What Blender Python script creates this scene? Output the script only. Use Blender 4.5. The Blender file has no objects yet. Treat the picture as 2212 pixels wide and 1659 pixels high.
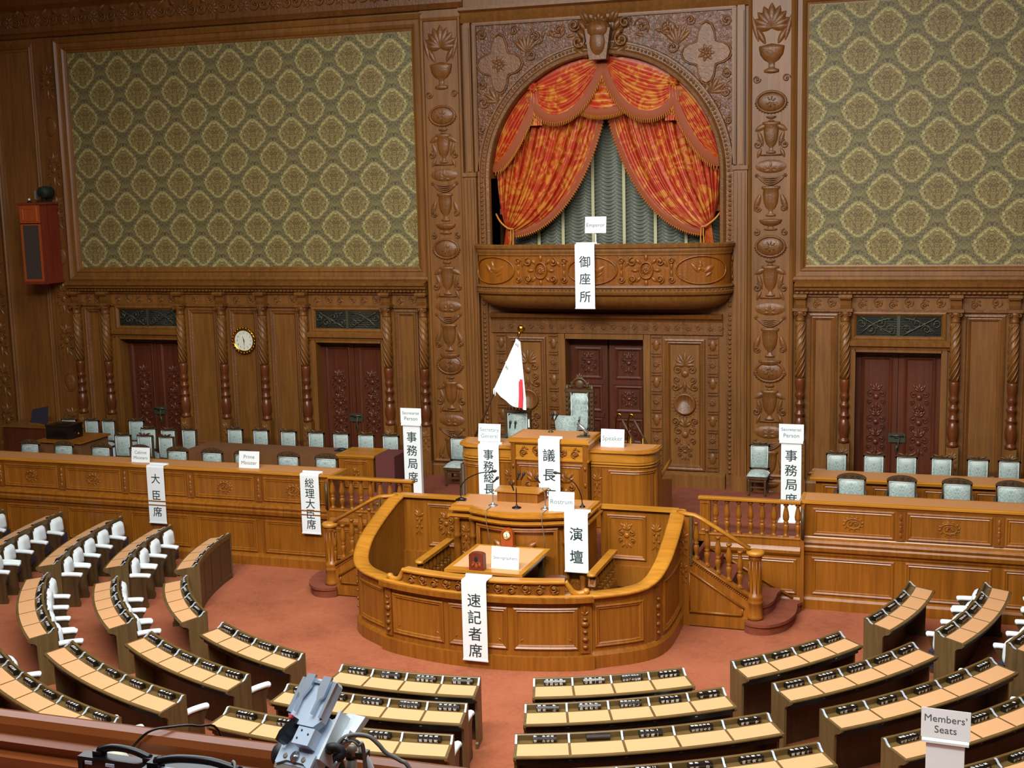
import bpy, math, random
from mathutils import Vector, Matrix
PI = math.pi
random.seed(11)
sc = bpy.context.scene
COL = sc.collection

# ------------------------------------------------------------------ camera, light, exposure
cam_d = bpy.data.cameras.new('camera'); cam = bpy.data.objects.new('camera', cam_d); COL.objects.link(cam)
cam_d.sensor_fit = 'HORIZONTAL'; cam_d.sensor_width = 36.0; cam_d.lens = 2810.69 / 2212 * 36.0
cam_d.clip_start = 0.05; cam_d.clip_end = 200
cam.matrix_world = (Matrix.Translation((6.7407, -25.7873, 7.2971)) @ Matrix.Rotation(math.radians(18.7816), 4, 'Z')
                    @ Matrix.Rotation(math.radians(81.3321), 4, 'X') @ Matrix.Rotation(math.radians(-1.3607), 4, 'Z'))
sc.camera = cam
w = bpy.data.worlds.new('room_air'); sc.world = w; w.use_nodes = True
w.node_tree.nodes['Background'].inputs['Color'].default_value = (0.80, 0.90, 1.0, 1)
w.node_tree.nodes['Background'].inputs['Strength'].default_value = 0.25

def area(name, loc, sx, sy, power, col, rot=(0, 0, 0), spread=PI):
    l = bpy.data.lights.new(name, 'AREA'); l.shape = 'RECTANGLE'; l.size = sx; l.size_y = sy
    l.energy = power; l.color = col; l.spread = spread
    o = bpy.data.objects.new(name, l); COL.objects.link(o); o.location = loc; o.rotation_euler = rot
    return o
# daylight through the glazed ceiling of the chamber
area('skylight_lamp', (0, -13.5, 13.2), 16, 15, 2700, (0.93, 0.97, 1.0))
# added fill lamp, no real fitting, aimed low to brighten the rostrum wall
area('wall_fill_lamp', (1.5, -18.0, 12.6), 14, 1.5, 1250, (1.0, 0.95, 0.86), (math.radians(52), 0, 0), math.radians(110))
# lamp over the press gallery
area('gallery_lamp', (5.0, -24.5, 11.5), 6, 3, 420, (0.90, 0.96, 1.0))
sc.view_settings.view_transform = 'Standard'; sc.view_settings.look = 'None'
sc.view_settings.exposure = 0.05; sc.view_settings.gamma = 1.0
sc.view_settings.use_curve_mapping = False

# ------------------------------------------------------------------ materials
def srgb(h):
    h = h.lstrip('#'); c = [int(h[i:i + 2], 16) / 255 for i in (0, 2, 4)]
    return tuple(x / 12.92 if x <= 0.04045 else ((x + 0.055) / 1.055) ** 2.4 for x in c) + (1,)

class NT:
    def __init__(s, name):
        s.m = bpy.data.materials.new(name); s.m.use_nodes = True; s.t = s.m.node_tree
        s.b = s.t.nodes['Principled BSDF']
    def n(s, typ, **k):
        x = s.t.nodes.new(typ)
        for a, v in k.items():
            if a in x.inputs.keys(): x.inputs[a].default_value = v
            else: setattr(x, a, v)
        return x
    def l(s, a, b): s.t.links.new(a, b)
    def math(s, op, a, b=None, c=None):
        x = s.t.nodes.new('ShaderNodeMath'); x.operation = op
        for i, v in enumerate((a, b, c)):
            if v is None: continue
            if isinstance(v, (int, float)): x.inputs[i].default_value = v
            else: s.l(v, x.inputs[i])
        return x.outputs[0]
    def mix(s, f, a, b):
        x = s.t.nodes.new('ShaderNodeMix'); x.data_type = 'RGBA'
        for i, v in ((0, f), (6, a), (7, b)):
            if isinstance(v, (int, float)): x.inputs[i].default_value = v
            elif isinstance(v, tuple): x.inputs[i].default_value = v
            else: s.l(v, x.inputs[i])
        return x.outputs[2]
    def set(s, **k):
        for a, v in k.items():
            a = a.replace('_', ' ')
            if hasattr(v, 'is_linked'): s.l(v, s.b.inputs[a])
            else: s.b.inputs[a].default_value = v
        return s
    def ramp(s, f, *st):
        r = s.t.nodes.new('ShaderNodeValToRGB'); e = r.color_ramp.elements
        while len(e) < len(st): e.new(0.5)
        for i, (p, c) in enumerate(st): e[i].position = p; e[i].color = c
        s.l(f, r.inputs[0]); return r.outputs[0]
    def bump(s, h, strength=0.3, dist=0.01):
        b = s.n('ShaderNodeBump', Strength=strength, Distance=dist); s.l(h, b.inputs['Height'])
        s.l(b.outputs[0], s.b.inputs['Normal'])

def plain(name, col, rough=0.5, metal=0.0, **k):
    t = NT(name); t.set(Base_Color=srgb(col), Roughness=rough, Metallic=metal, **k); return t.m

def wood(name, light, dark, rough=0.38, axis='Z', sc_=1.0, carve=0.0):
    t = NT(name); tc = t.n('ShaderNodeTexCoord')
    mp = t.n('ShaderNodeMapping'); s = {'Z': (9, 9, 0.55), 'X': (0.55, 9, 9), 'Y': (9, 0.55, 9)}[axis]
    mp.inputs['Scale'].default_value = tuple(v * sc_ for v in s); t.l(tc.outputs['Object'], mp.inputs[0])
    n1 = t.n('ShaderNodeTexNoise', Scale=1.6, Detail=6.0, Roughness=0.62, Distortion=0.6); t.l(mp.outputs[0], n1.inputs['Vector'])
    n2 = t.n('ShaderNodeTexNoise', Scale=0.55, Detail=2.0); t.l(tc.outputs['Object'], n2.inputs['Vector'])
    f = t.math('ADD', t.math('MULTIPLY', n1.outputs[0], 0.75), t.math('MULTIPLY', n2.outputs[0], 0.35))
    c = t.ramp(f, (0.36, srgb(dark)), (0.70, srgb(light)))
    t.set(Base_Color=c, Roughness=rough); t.b.inputs['Specular IOR Level'].default_value = 0.5
    if carve:
        n3 = t.n('ShaderNodeTexNoise', Scale=14.0, Detail=3.0, Distortion=1.2); t.l(tc.outputs['Object'], n3.inputs['Vector'])
        t.bump(n3.outputs[0], carve, 0.02)
    else: t.bump(n1.outputs[0], 0.05, 0.004)
    return t.m

M = {}
M['wall'] = wood('panelling_oak', '#7f5220', '#5c3a15', 0.42)
M['carved'] = wood('carved_oak', '#784a1d', '#513212', 0.40, carve=0.35)
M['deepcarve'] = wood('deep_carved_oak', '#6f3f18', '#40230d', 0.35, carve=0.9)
M['gold'] = wood('honey_oak', '#9a5e1a', '#74430e', 0.30)
M['goldx'] = wood('honey_oak_rail', '#c1842a', '#9c631b', 0.28, 'X')
M['goldc'] = wood('honey_oak_carved', '#8e5417', '#693a0d', 0.30, carve=0.25)
M['top'] = wood('desk_top_oak', '#b8793c', '#9d6330', 0.42, 'X')
M['red'] = wood('mahogany', '#5b2b16', '#3d1a0b', 0.38)
M['colwood'] = wood('red_brown_oak', '#6c3818', '#4c240f', 0.3)
M['olive'] = wood('olive_oak', '#6d5733', '#503e24', 0.42)
M['dark'] = wood('dark_oak', '#553d22', '#3a2917', 0.40)
M['darkx'] = wood('dark_oak_edge', '#6d5730', '#54411f', 0.38, 'X')
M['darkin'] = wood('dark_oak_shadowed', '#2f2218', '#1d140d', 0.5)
M['pew'] = wood('gallery_oak', '#8a4a22', '#622f12', 0.25, 'X')
M['blot'] = plain('writing_leather', '#d3a070', 0.6)
M['blot2'] = plain('desk_leather_tan', '#bd8350', 0.5)
M['white'] = plain('white_card', '#e9f0f2', 0.6)
M['clip'] = plain('clear_clip', '#dfe6ea', 0.25)
M['ink'] = plain('black_ink', '#22383c', 0.6)
M['inkgrey'] = plain('grey_print', '#5b757d', 0.6)
M['inkdark'] = plain('slate_print', '#4b5a60', 0.6)
M['black'] = plain('black_plastic', '#0c0c0e', 0.30)
M['blackm'] = plain('black_rubber', '#1a1a1d', 0.55)
M['block'] = plain('black_lacquer', '#15120f', 0.22)
M['chars'] = plain('white_lettering', '#f4f8fb', 0.35)
M['cover'] = plain('white_seat_cover', '#e4eef0', 0.8)
M['navy'] = plain('navy_cloth', '#2a2638', 0.7)
M['silver'] = plain('satin_aluminium', '#c4ced8', 0.38, 0.85)
M['silverp'] = plain('silver_plate', '#c6d6e6', 0.4, 0.15)
M['steel'] = plain('brushed_steel', '#c9cfd2', 0.3, 0.9)
M['brass'] = plain('polished_brass', '#b98a2e', 0.22, 1.0)
M['bronze'] = plain('aged_bronze', '#4a4d3c', 0.42, 0.5)
M['void'] = plain('dark_recess', '#0f0e0d', 0.8)
M['cloth'] = plain('brown_baize', '#6e4420', 0.9)
M['maroon'] = plain('maroon_baize', '#5d2c2b', 0.9)
M['redp'] = plain('red_plastic', '#c8323c', 0.4)
M['red_ink'] = plain('flag_red', '#d23a44', 0.8)
M['flag'] = plain('flag_white', '#e8eef2', 0.8)
M['leather'] = plain('oxblood_leather', '#5c2f22', 0.4)
M['face'] = plain('clock_face', '#d8dccb', 0.4)
M['grille'] = plain('speaker_cloth', '#3a302a', 0.9)
M['cabred'] = wood('red_cedar', '#7c2f17', '#5e200f', 0.45)
M['cabor'] = wood('orange_cedar', '#a24a1b', '#8a3a14', 0.45)
M['tape'] = plain('cream_tape', '#b9b48e', 0.8)
M['cream'] = plain('cream_paper', '#d8d3b4', 0.7)
M['green'] = plain('green_tape', '#3f9a5a', 0.6)
M['plant'] = plain('dark_foliage', '#122015', 0.7)
M['greycable'] = plain('grey_cable', '#6f6c64', 0.45)
M['taupe'] = plain('taupe_tube', '#8b8072', 0.4, 0.3)

def carpet():
    t = NT('red_carpet'); tc = t.n('ShaderNodeTexCoord')
    a = t.n('ShaderNodeTexNoise', Scale=0.9, Detail=4.0, Roughness=0.6); t.l(tc.outputs['Object'], a.inputs['Vector'])
    b = t.n('ShaderNodeTexNoise', Scale=9.0, Detail=6.0, Roughness=0.7, Distortion=1.5); t.l(tc.outputs['Object'], b.inputs['Vector'])
    f = t.math('ADD', t.math('MULTIPLY', a.outputs[0], 0.6), t.math('MULTIPLY', b.outputs[0], 0.5))
    c = t.ramp(f, (0.34, srgb('#7f4227')), (0.52, srgb('#9c5535')), (0.74, srgb('#ab623f')))
    t.set(Base_Color=c, Roughness=0.95)
    d = t.n('ShaderNodeTexNoise', Scale=160.0, Detail=2.0); t.l(tc.outputs['Object'], d.inputs['Vector'])
    t.bump(d.outputs[0], 0.35, 0.01); return t.m
M['carpet'] = carpet()
def carpet2():
    t = NT('dais_carpet'); tc = t.n('ShaderNodeTexCoord')
    b = t.n('ShaderNodeTexNoise', Scale=5.0, Detail=6.0, Roughness=0.7); t.l(tc.outputs['Object'], b.inputs['Vector'])
    t.set(Base_Color=t.ramp(b.outputs[0], (0.3, srgb('#6f341e')), (0.7, srgb('#86442a'))), Roughness=0.95)
    d = t.n('ShaderNodeTexNoise', Scale=160.0); t.l(tc.outputs['Object'], d.inputs['Vector']); t.bump(d.outputs[0], 0.3, 0.01)
    return t.m
M['carpet2'] = carpet2()

def wallpaper():
    t = NT('damask_wallpaper'); tc = t.n('ShaderNodeTexCoord'); sx = t.n('ShaderNodeSeparateXYZ'); t.l(tc.outputs['Object'], sx.inputs[0])
    X = t.math('DIVIDE', t.math('SUBTRACT', t.math('ABSOLUTE', sx.outputs[0]), 4.54), 0.96)
    Z = t.math('DIVIDE', t.math('SUBTRACT', sx.outputs[2], 8.03), 1.015)
    A = t.math('ADD', X, Z); Bq = t.math('SUBTRACT', X, Z)
    def cell(v): return t.math('SUBTRACT', v, t.math('ROUND', v))
    p, q = cell(A), cell(Bq)
    cx = t.math('MULTIPLY', t.math('ADD', p, q), 0.5); cz = t.math('MULTIPLY', t.math('SUBTRACT', p, q), 0.5)
    comb = t.n('ShaderNodeCombineXYZ'); t.l(t.math('ABSOLUTE', cx), comb.inputs[0]); t.l(cz, comb.inputs[1])
    n1 = t.n('ShaderNodeTexNoise', Scale=30.0, Detail=2.5, Distortion=0.6); t.l(comb.outputs[0], n1.inputs['Vector'])
    n2 = t.n('ShaderNodeTexNoise', Scale=15.0, Detail=2.5, Distortion=2.6); t.l(comb.outputs[0], n2.inputs['Vector'])
    k = 3.6
    d = t.math('POWER', t.math('ADD', t.math('POWER', t.math('ABSOLUTE', p), k), t.math('POWER', t.math('ABSOLUTE', q), k)), 1 / k)
    # ogee: pinch the outline towards its top and bottom tip
    d = t.math('ADD', d, t.math('MULTIPLY', t.math('SUBTRACT', n1.outputs[0], 0.5), 0.22))
    d = t.math('SUBTRACT', d, t.math('MULTIPLY', t.math('ABSOLUTE', cx), 0.06))
    line = t.math('SUBTRACT', 1.0, t.math('SMOOTH_MIN', 1.0, t.math('MULTIPLY', t.math('ABSOLUTE', t.math('SUBTRACT', d, 0.375)), 24.0), 0.2))
    line = t.math('MAXIMUM', line, 0.0)
    inner = t.math('LESS_THAN', d, 0.35)
    ground = t.ramp(n2.outputs[0], (0.38, srgb('#423d28')), (0.50, srgb('#605836')), (0.62, srgb('#7c7345')))
    medal = t.ramp(n2.outputs[0], (0.36, srgb('#453619')), (0.46, srgb('#63512a')), (0.54, srgb('#92854c')), (0.62, srgb('#5a4c29')))
    gold = t.ramp(n1.outputs[0], (0.35, srgb('#93874f')), (0.65, srgb('#b9b077')))
    c = t.mix(line, t.mix(inner, ground, medal), gold)
    t.set(Base_Color=c, Roughness=0.62); return t.m
M['paper'] = wallpaper()

def damask():
    t = NT('pale_green_brocade'); tc = t.n('ShaderNodeTexCoord'); sx = t.n('ShaderNodeSeparateXYZ'); t.l(tc.outputs['Object'], sx.inputs[0])
    cb = t.n('ShaderNodeCombineXYZ'); t.l(t.math('ABSOLUTE', sx.outputs[0]), cb.inputs[0]); t.l(sx.outputs[1], cb.inputs[1]); t.l(sx.outputs[2], cb.inputs[2])
    n = t.n('ShaderNodeTexNoise', Scale=17.0, Detail=2.0, Distortion=1.5); t.l(cb.outputs[0], n.inputs['Vector'])
    n2 = t.n('ShaderNodeTexNoise', Scale=4.0, Detail=1.0); t.l(tc.outputs['Object'], n2.inputs['Vector'])
    c = t.ramp(n.outputs[0], (0.40, srgb('#5f726b')), (0.52, srgb('#a3b6b0')), (0.60, srgb('#74877f')))
    t.set(Base_Color=t.mix(t.math('MULTIPLY', n2.outputs[0], 0.5), c, srgb('#d3e2e0')), Roughness=0.45)  # broad pale patches: sheen reflections mixed into the cloth colour
    t.b.inputs['Sheen Weight'].default_value = 0.6; t.b.inputs['Sheen Roughness'].default_value = 0.4
    return t.m
M['brocade'] = damask()
M['piping'] = plain('white_piping', '#cfdcdc', 0.6)
def brocade_red():
    t = NT('red_gold_brocade'); tc = t.n('ShaderNodeTexCoord')
    n = t.n('ShaderNodeTexNoise', Scale=2.9, Detail=3.0, Distortion=2.2, Roughness=0.5); t.l(tc.outputs['Object'], n.inputs['Vector'])
    c = t.ramp(n.outputs[0], (0.44, srgb('#a8300f')), (0.52, srgb('#b14a14')), (0.60, srgb('#bd7524')))
    t.set(Base_Color=c, Roughness=0.42); return t.m
M['curtain'] = brocade_red()
M['fringe'] = plain('rust_fringe', '#8a3f14', 0.7)
M['tassel'] = plain('gold_tassel', '#bf7a26', 0.6)
M['blind'] = plain('grey_green_silk', '#5e6457', 0.45)

# ------------------------------------------------------------------ mesh builder
class MB:
    def __init__(s, f=None):
        s.V = []; s.F = []; s.S = []; s.f = f
    def add(s, vs, fs, sm=False):
        o = len(s.V); f = s.f
        s.V += [tuple(f(*v)) for v in vs] if f else [tuple(v) for v in vs]
        s.F += [tuple(i + o for i in q) for q in fs]; s.S += [sm] * len(fs); return s
    def box(s, x0, x1, y0, y1, z0, z1, nx=1):
        vs = []; fs = []
        for i in range(nx + 1):
            x = x0 + (x1 - x0) * i / nx
            vs += [(x, y0, z0), (x, y1, z0), (x, y1, z1), (x, y0, z1)]
        for i in range(nx):
            a = 4 * i; b = a + 4
            for k in range(4): fs.append((a + k, a + (k + 1) % 4, b + (k + 1) % 4, b + k))
        fs += [(3, 2, 1, 0), (4 * nx, 4 * nx + 1, 4 * nx + 2, 4 * nx + 3)]
        return s.add(vs, fs)
    def prism(s, poly, z0, z1, axis='z'):
        n = len(poly); P = {'z': lambda a, b, c: (a, b, c), 'y': lambda a, b, c: (a, c, b), 'x': lambda a, b, c: (c, a, b)}[axis]
        vs = [P(a, b, z0) for a, b in poly] + [P(a, b, z1) for a, b in poly]
        fs = [tuple(range(n - 1, -1, -1)), tuple(range(n, 2 * n))] + [(i, (i + 1) % n, n + (i + 1) % n, n + i) for i in range(n)]
        return s.add(vs, fs)
    def lathe(s, c, prof, n=14, sq=(1, 1), sm=True, axis='z', a0=0, a1=2 * PI):
        full = abs(a1 - a0 - 2 * PI) < 1e-6; m = n if full else n + 1
        vs = []; fs = []
        for r, z in prof:
            for i in range(m):
                a = a0 + (a1 - a0) * i / n; x, y = r * math.cos(a) * sq[0], r * math.sin(a) * sq[1]
                if axis == 'z': vs.append((c[0] + x, c[1] + y, c[2] + z))
                elif axis == 'y': vs.append((c[0] + x, c[1] + z, c[2] + y))
                else: vs.append((c[0] + z, c[1] + x, c[2] + y))
        for j in range(len(prof) - 1):
            for i in range(n):
                k = (i + 1) % m
                fs.append((j * m + i, j * m + k, (j + 1) * m + k, (j + 1) * m + i))
        s.add(vs, fs, sm)
        if full:
            e = len(s.F); o = len(s.V) - len(vs)
            s.F += [tuple(o + i for i in range(m - 1, -1, -1)), tuple(o + (len(prof) - 1) * m + i for i in range(m))]; s.S += [False, False]
        return s
    def tube(s, path, r, n=6, closed=False, sq=None):
        P = [Vector(p) for p in path]; N = len(P); vs = []; fs = []; up = None
        for i, p in enumerate(P):
            a = P[(i - 1) % N] if (i or closed) else P[0]; b = P[(i + 1) % N] if (i < N - 1 or closed) else P[-1]
            t = (b - a).normalized() if (b - a).length > 1e-9 else Vector((0, 0, 1))
            if up is None: up = Vector((0, 0, 1)) if abs(t.z) < 0.9 else Vector((1, 0, 0))
            u = up - t * up.dot(t); u = u.normalized() if u.length > 1e-6 else t.orthogonal().normalized(); v = t.cross(u); up = u
            rr = r[i] if isinstance(r, (list, tuple)) else r
            for k in range(n):
                an = 2 * PI * k / n; ca, sa = math.cos(an), math.sin(an)
                if sq: ca *= sq[0]; sa *= sq[1]
                vs.append(tuple(p + u * (rr * ca) + v * (rr * sa)))
        for i in range(N if closed else N - 1):
            j = (i + 1) % N
            for k in range(n): fs.append((i * n + k, i * n + (k + 1) % n, j * n + (k + 1) % n, j * n + k))
        if not closed: fs += [tuple(range(n - 1, -1, -1)), tuple((N - 1) * n + k for k in range(n))]
        return s.add(vs, fs, True)
    def sweep(s, path, prof, closed=False, sm=False, cap=True):
        """prof (o, z) carried along a plan path (x, y, dz); o is measured to the left-hand... outward normal (dy, -dx)"""
        P = [(p[0], p[1], p[2] if len(p) > 2 else 0.0) for p in path]; N = len(P); m = len(prof); vs = []; fs = []
        for i in range(N):
            a = P[(i - 1) % N] if (i or closed) else None; b = P[(i + 1) % N] if (i < N - 1 or closed) else None
            ns = []
            for q0, q1 in ((a, P[i]), (P[i], b)):
                if q0 is None or q1 is None: continue
                d = Vector((q1[0] - q0[0], q1[1] - q0[1])); 
                if d.length > 1e-9: d.normalize(); ns.append(Vector((d.y, -d.x)))
            nn = ns[0] if len(ns) == 1 else (ns[0] + ns[1]).normalized()
            k = 1.0 / max(0.4, nn.dot(ns[0]))
            for o, z in prof: vs.append((P[i][0] + nn.x * o * k, P[i][1] + nn.y * o * k, z + P[i][2]))
        for i in range(N if closed else N - 1):
            j = (i + 1) % N
            for q in range(m): fs.append((i * m + q, j * m + q, j * m + (q + 1) % m, i * m + (q + 1) % m))
        if cap and not closed: fs += [tuple(range(m)), tuple((N - 1) * m + q for q in range(m - 1, -1, -1))]
        return s.add(vs, fs, sm)
    def frame(s, u0, u1, v0, v1, prof, ns=1):
        """rectangular moulding; prof (inset, height) from the outer edge inward"""
        loop = [(u0 + (u1 - u0) * i / ns, v0, 0, 1) for i in range(ns + 1)] + [(u1 - (u1 - u0) * i / ns, v1, 0, -1) for i in range(ns + 1)]
        vs = []; fs = []; m = len(prof); n = len(loop)
        for k, (u, v, a, b) in enumerate(loop):
            du = 1 if k in (0, n - 1) else (-1 if k in (ns, ns + 1) else 0)
            for d, h in prof: vs.append((u + du * d, v + b * d, h))
        for k in range(n):
            j = (k + 1) % n
            for q in range(m - 1): fs.append((k * m + q, j * m + q, j * m + q + 1, k * m + q + 1))
        return s.add(vs, fs)
    def ell(s, c, r, nu=10, nv=6, half=False):
        vs = []; fs = []; v0 = 0.0 if half else -PI / 2
        for j in range(nv + 1):
            a = v0 + (PI / 2 - v0) * j / nv
            for i in range(nu):
                b = 2 * PI * i / nu
                vs.append((c[0] + r[0] * math.cos(a) * math.cos(b), c[1] + r[1] * math.cos(a) * math.sin(b), c[2] + r[2] * math.sin(a)))
        for j in range(nv):
            for i in range(nu): fs.append((j * nu + i, j * nu + (i + 1) % nu, (j + 1) * nu + (i + 1) % nu, (j + 1) * nu + i))
        return s.add(vs, fs, True)
    # ---- carving, in local (u, v, n)
    def leaf(s, u, v, ang, L, W, H=0.02):
        vs = []; fs = []; ca, sa = math.cos(ang), math.sin(ang); T = 6
        for i in range(T + 1):
            t = i / T; wd = W * math.sin(PI * min(1, t * 0.92 + 0.06)) ** 0.8; x = L * t
            for k, (yy, hh) in enumerate(((-1, 0), (-0.5, 0.75), (0, 0.9), (0.5, 0.75), (1, 0))):
                y = yy * wd; vs.append((u + ca * x - sa * y, v + sa * x + ca * y, H * hh * math.sin(PI * (0.15 + 0.8 * t))))
        for i in range(T):
            for k in range(4): fs.append((i * 5 + k, (i + 1) * 5 + k, (i + 1) * 5 + k + 1, i * 5 + k + 1))
        return s.add(vs, fs, True)
    def scroll(s, u, v, r, a0, turns=1.25, d=1, t=0.012, h=0.012):
        N = 16; p = []; rr = []
        for i in range(N + 1):
            f = i / N; a = a0 + d * f * turns * 2 * PI; q = r * (1 - 0.78 * f)
            p.append((u + q * math.cos(a), v + q * math.sin(a), h)); rr.append(t * (0.6 + 0.6 * f))
        s.tube(p, rr, 5); return s.ell((u + r * 0.1, v, h), (t * 1.5, t * 1.5, t * 1.2), 6, 3)
    def medal(s, u, v, ru, rv, h=0.03, bead=True):
        s.ell((u, v, 0), (ru, rv, h), 26, 5, True)
        pts = [(u + ru * 1.04 * math.cos(2 * PI * i / 28), v + rv * 1.06 * math.sin(2 * PI * i / 28), h * 0.25) for i in range(28)]
        s.tube(pts, h * 0.42, 5, True)
        if bead:
            for i in range(15):
                a = PI + PI * (i + 0.5) / 15; s.ell((u + ru * 1.16 * math.cos(a), v + rv * 1.2 * math.sin(a), 0.004), (ru * 0.06, ru * 0.06, h * 0.5), 6, 2, True)
        for a in (0.6, 1.4, 2.2, 3.6, 4.6, 5.6): s.leaf(u, v, a, ru * 0.55, ru * 0.10, h * 1.5)
        return s
    def vase(s, u, v, W, H, prof, d=0.45):
        return s.lathe((u, v, 0), [(r * W, z * H) for r, z in prof], 14, (1, d), True, 'y')
    def palm(s, u, v, r, n=7, spread=2.6, W=0.16, H=0.03):
        for i in range(n):
            a = PI / 2 + spread * (i / (n - 1) - 0.5); s.leaf(u, v, a, r * (1 - 0.25 * abs(i / (n - 1) - 0.5) * 2), r * W, H)
        return s
    def swag(s, u, v, w, d, n=4, t=0.014):
        for k in range(n):
            f = (k + 1) / n
            s.tube([(u + w * (i / 10 - 0.5), v - d * f * (1 - (2 * i / 10 - 1) ** 2), 0.01 + 0.012 * math.sin(PI * i / 10)) for i in range(11)], t, 5)
        return s
    def rosette(s, u, v, r, n=8, h=0.03):
        for i in range(n): s.leaf(u, v, 2 * PI * i / n, r, r * 0.26, h)
        s.tube([(u + r * 0.45 * math.cos(2 * PI * i / 16), v + r * 0.45 * math.sin(2 * PI * i / 16), h * 0.9) for i in range(16)], r * 0.07, 5, True)
        return s.ell((u, v, h * 0.6), (r * 0.25, r * 0.25, h * 0.7), 8, 4)
    def vine(s, u0, u1, v, h, n, t=0.011):
        L = (u1 - u0) / n
        for i in range(n):
            uc = u0 + L * (i + 0.5); d = 1 if i % 2 else -1
            s.scroll(uc, v + d * h * 0.12, h * 0.36, (-d) * PI / 2 + PI, 1.3, d, t, t)
            s.leaf(uc - L * 0.15, v - d * h * 0.1, d * -0.9, h * 0.5, h * 0.11, t * 2)
            s.leaf(uc + L * 0.3, v + d * h * 0.25, d * -1.9 + 0.4, h * 0.45, h * 0.1, t * 2)
            s.leaf(uc + L * 0.1, v - d * h * 0.32, d * 0.5, h * 0.42, h * 0.09, t * 2)
        return s
    def cluster(s, u, v, W, H, t=0.012):
        """upright carved candelabrum of scrolls, leaves and a small oval"""
        s.palm(u, v + H * 0.22, H * 0.28, 5, 2.0, 0.2, t * 2.2)
        for sg in (-1, 1):
            s.scroll(u + sg * W * 0.30, v + H * 0.12, W * 0.2, PI / 2, 1.3, -sg, t, t)
            s.scroll(u + sg * W * 0.34, v - H * 0.16, W * 0.16, -PI / 2, 1.3, sg, t, t)
            s.leaf(u + sg * W * 0.1, v - H * 0.3, -PI / 2 + sg * 0.7, H * 0.2, W * 0.07, t * 2)
            s.leaf(u + sg * W * 0.16, v + H * 0.3, PI / 2 - sg * 0.6, H * 0.2, W * 0.07, t * 2)
        s.ell((u, v, 0), (W * 0.16, H * 0.1, t * 2.4), 12, 4, True)
        s.leaf(u, v - H * 0.2, -PI / 2, H * 0.3, W * 0.09, t * 2.2)
        return s
    def build(s, name, mat, parent=None, loc=None):
        me = bpy.data.meshes.new(name); me.from_pydata(s.V, [], s.F); me.update()
        me.polygons.foreach_set('use_smooth', s.S); me.materials.append(M[mat] if isinstance(mat, str) else mat)
        o = bpy.data.objects.new(name, me); COL.objects.link(o)
        if parent is not None:
            o.parent = parent
            if loc != 'local': o.matrix_parent_inverse = WINV.get(parent.name, Matrix())
        elif loc: o.location = loc
        return o
WINV = {}
def onto(Y0, sgn=-1):                      # wall-parallel surface: (u, v, n) -> (x, y, z)
    return lambda u, v, n: (u, Y0 + sgn * n, v)
def curved(path, z=0.0):                   # surface over a plan path: u = arc length
    P = [Vector((p[0], p[1])) for p in path]; L = [0.0]
    for a, b in zip(P, P[1:]): L.append(L[-1] + (b - a).length)
    def nrm(i):
        a = P[max(0, i - 1)]; b = P[min(len(P) - 1, i + 1)]; d = (b - a).normalized(); return Vector((d.y, -d.x))
    NN = [nrm(i) for i in range(len(P))]
    def f(u, v, n):
        u = min(max(u, 0.0), L[-1] - 1e-6); i = 0
        while L[i + 1] < u: i += 1
        t = (u - L[i]) / (L[i + 1] - L[i]); p = P[i].lerp(P[i + 1], t); q = NN[i].lerp(NN[i + 1], t).normalized()
        return (p.x + q.x * n, p.y + q.y * n, v + z)
    f.L = L[-1]; return f
def smooth(pts, k=4):
    out = []
    for i in range(len(pts) - 1):
        p0, p1, p2, p3 = (Vector(pts[max(0, min(len(pts) - 1, j))]) for j in (i - 1, i, i + 1, i + 2))
        for q in range(k):
            t = q / k
            out.append(tuple(0.5 * ((2 * p1) + (p2 - p0) * t + (2 * p0 - 5 * p1 + 4 * p2 - p3) * t * t + (3 * p1 - p0 - 3 * p2 + p3) * t ** 3)))
    out.append(tuple(pts[-1])); return out

def tag(o, label=None, cat=None, group=None, kind=None):
    if label: o['label'] = label
    if cat: o['category'] = cat
    if group: o['group'] = group
    if kind: o['kind'] = kind
    return o
def thing(name, label, cat, loc=(0, 0, 0), group=None, rz=0.0, kind=None):
    o = bpy.data.objects.new(name, None); COL.objects.link(o); o.empty_display_size = 0.1
    o.location = loc; o.rotation_euler = (0, 0, rz)
    WINV[o.name] = Matrix.Translation(-Vector(loc)) if not rz else (Matrix.Translation(loc) @ Matrix.Rotation(rz, 4, 'Z')).inverted()
    return tag(o, label, cat, group, kind)
def struct(name, mb, mat, label=None):
    o = mb.build(name, mat); o['kind'] = 'structure'
    if label: o['label'] = label
    return o
def copy_tree(o, loc, rz=0.0, label=None, group=None):
    c = o.copy(); COL.objects.link(c); c.location = loc; c.rotation_euler = (0, 0, rz)
    if label: c['label'] = label
    if group: c['group'] = group
    def kids(a, b):
        for ch in list(a.children):
            d = ch.copy(); COL.objects.link(d); d.parent = b; kids(ch, d)
    kids(o, c); return c

# ------------------------------------------------------------------ lettering
GL = {}
def glyph(text, bold=0.0):
    key = (text, bold)
    if key not in GL:
        cu = bpy.data.curves.new('lettering', 'FONT'); cu.body = text; cu.size = 1.0; cu.resolution_u = 3; cu.offset = bold; cu.align_x = 'LEFT'
        o = bpy.data.objects.new('lettering', cu); COL.objects.link(o)
        bpy.context.view_layer.update()
        me = bpy.data.meshes.new_from_object(o.evaluated_get(bpy.context.evaluated_depsgraph_get()))
        vs = [tuple(v.co) for v in me.vertices]; fs = [tuple(p.vertices) for p in me.polygons]
        bpy.data.objects.remove(o); bpy.data.curves.remove(cu); bpy.data.meshes.remove(me)
        if vs:
            xs = [v[0] for v in vs]; ys = [v[1] for v in vs]; bb = (min(xs), max(xs), min(ys), max(ys))
        else: bb = (0, 1, 0, 1)
        GL[key] = (vs, fs, bb)
    return GL[key]
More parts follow.
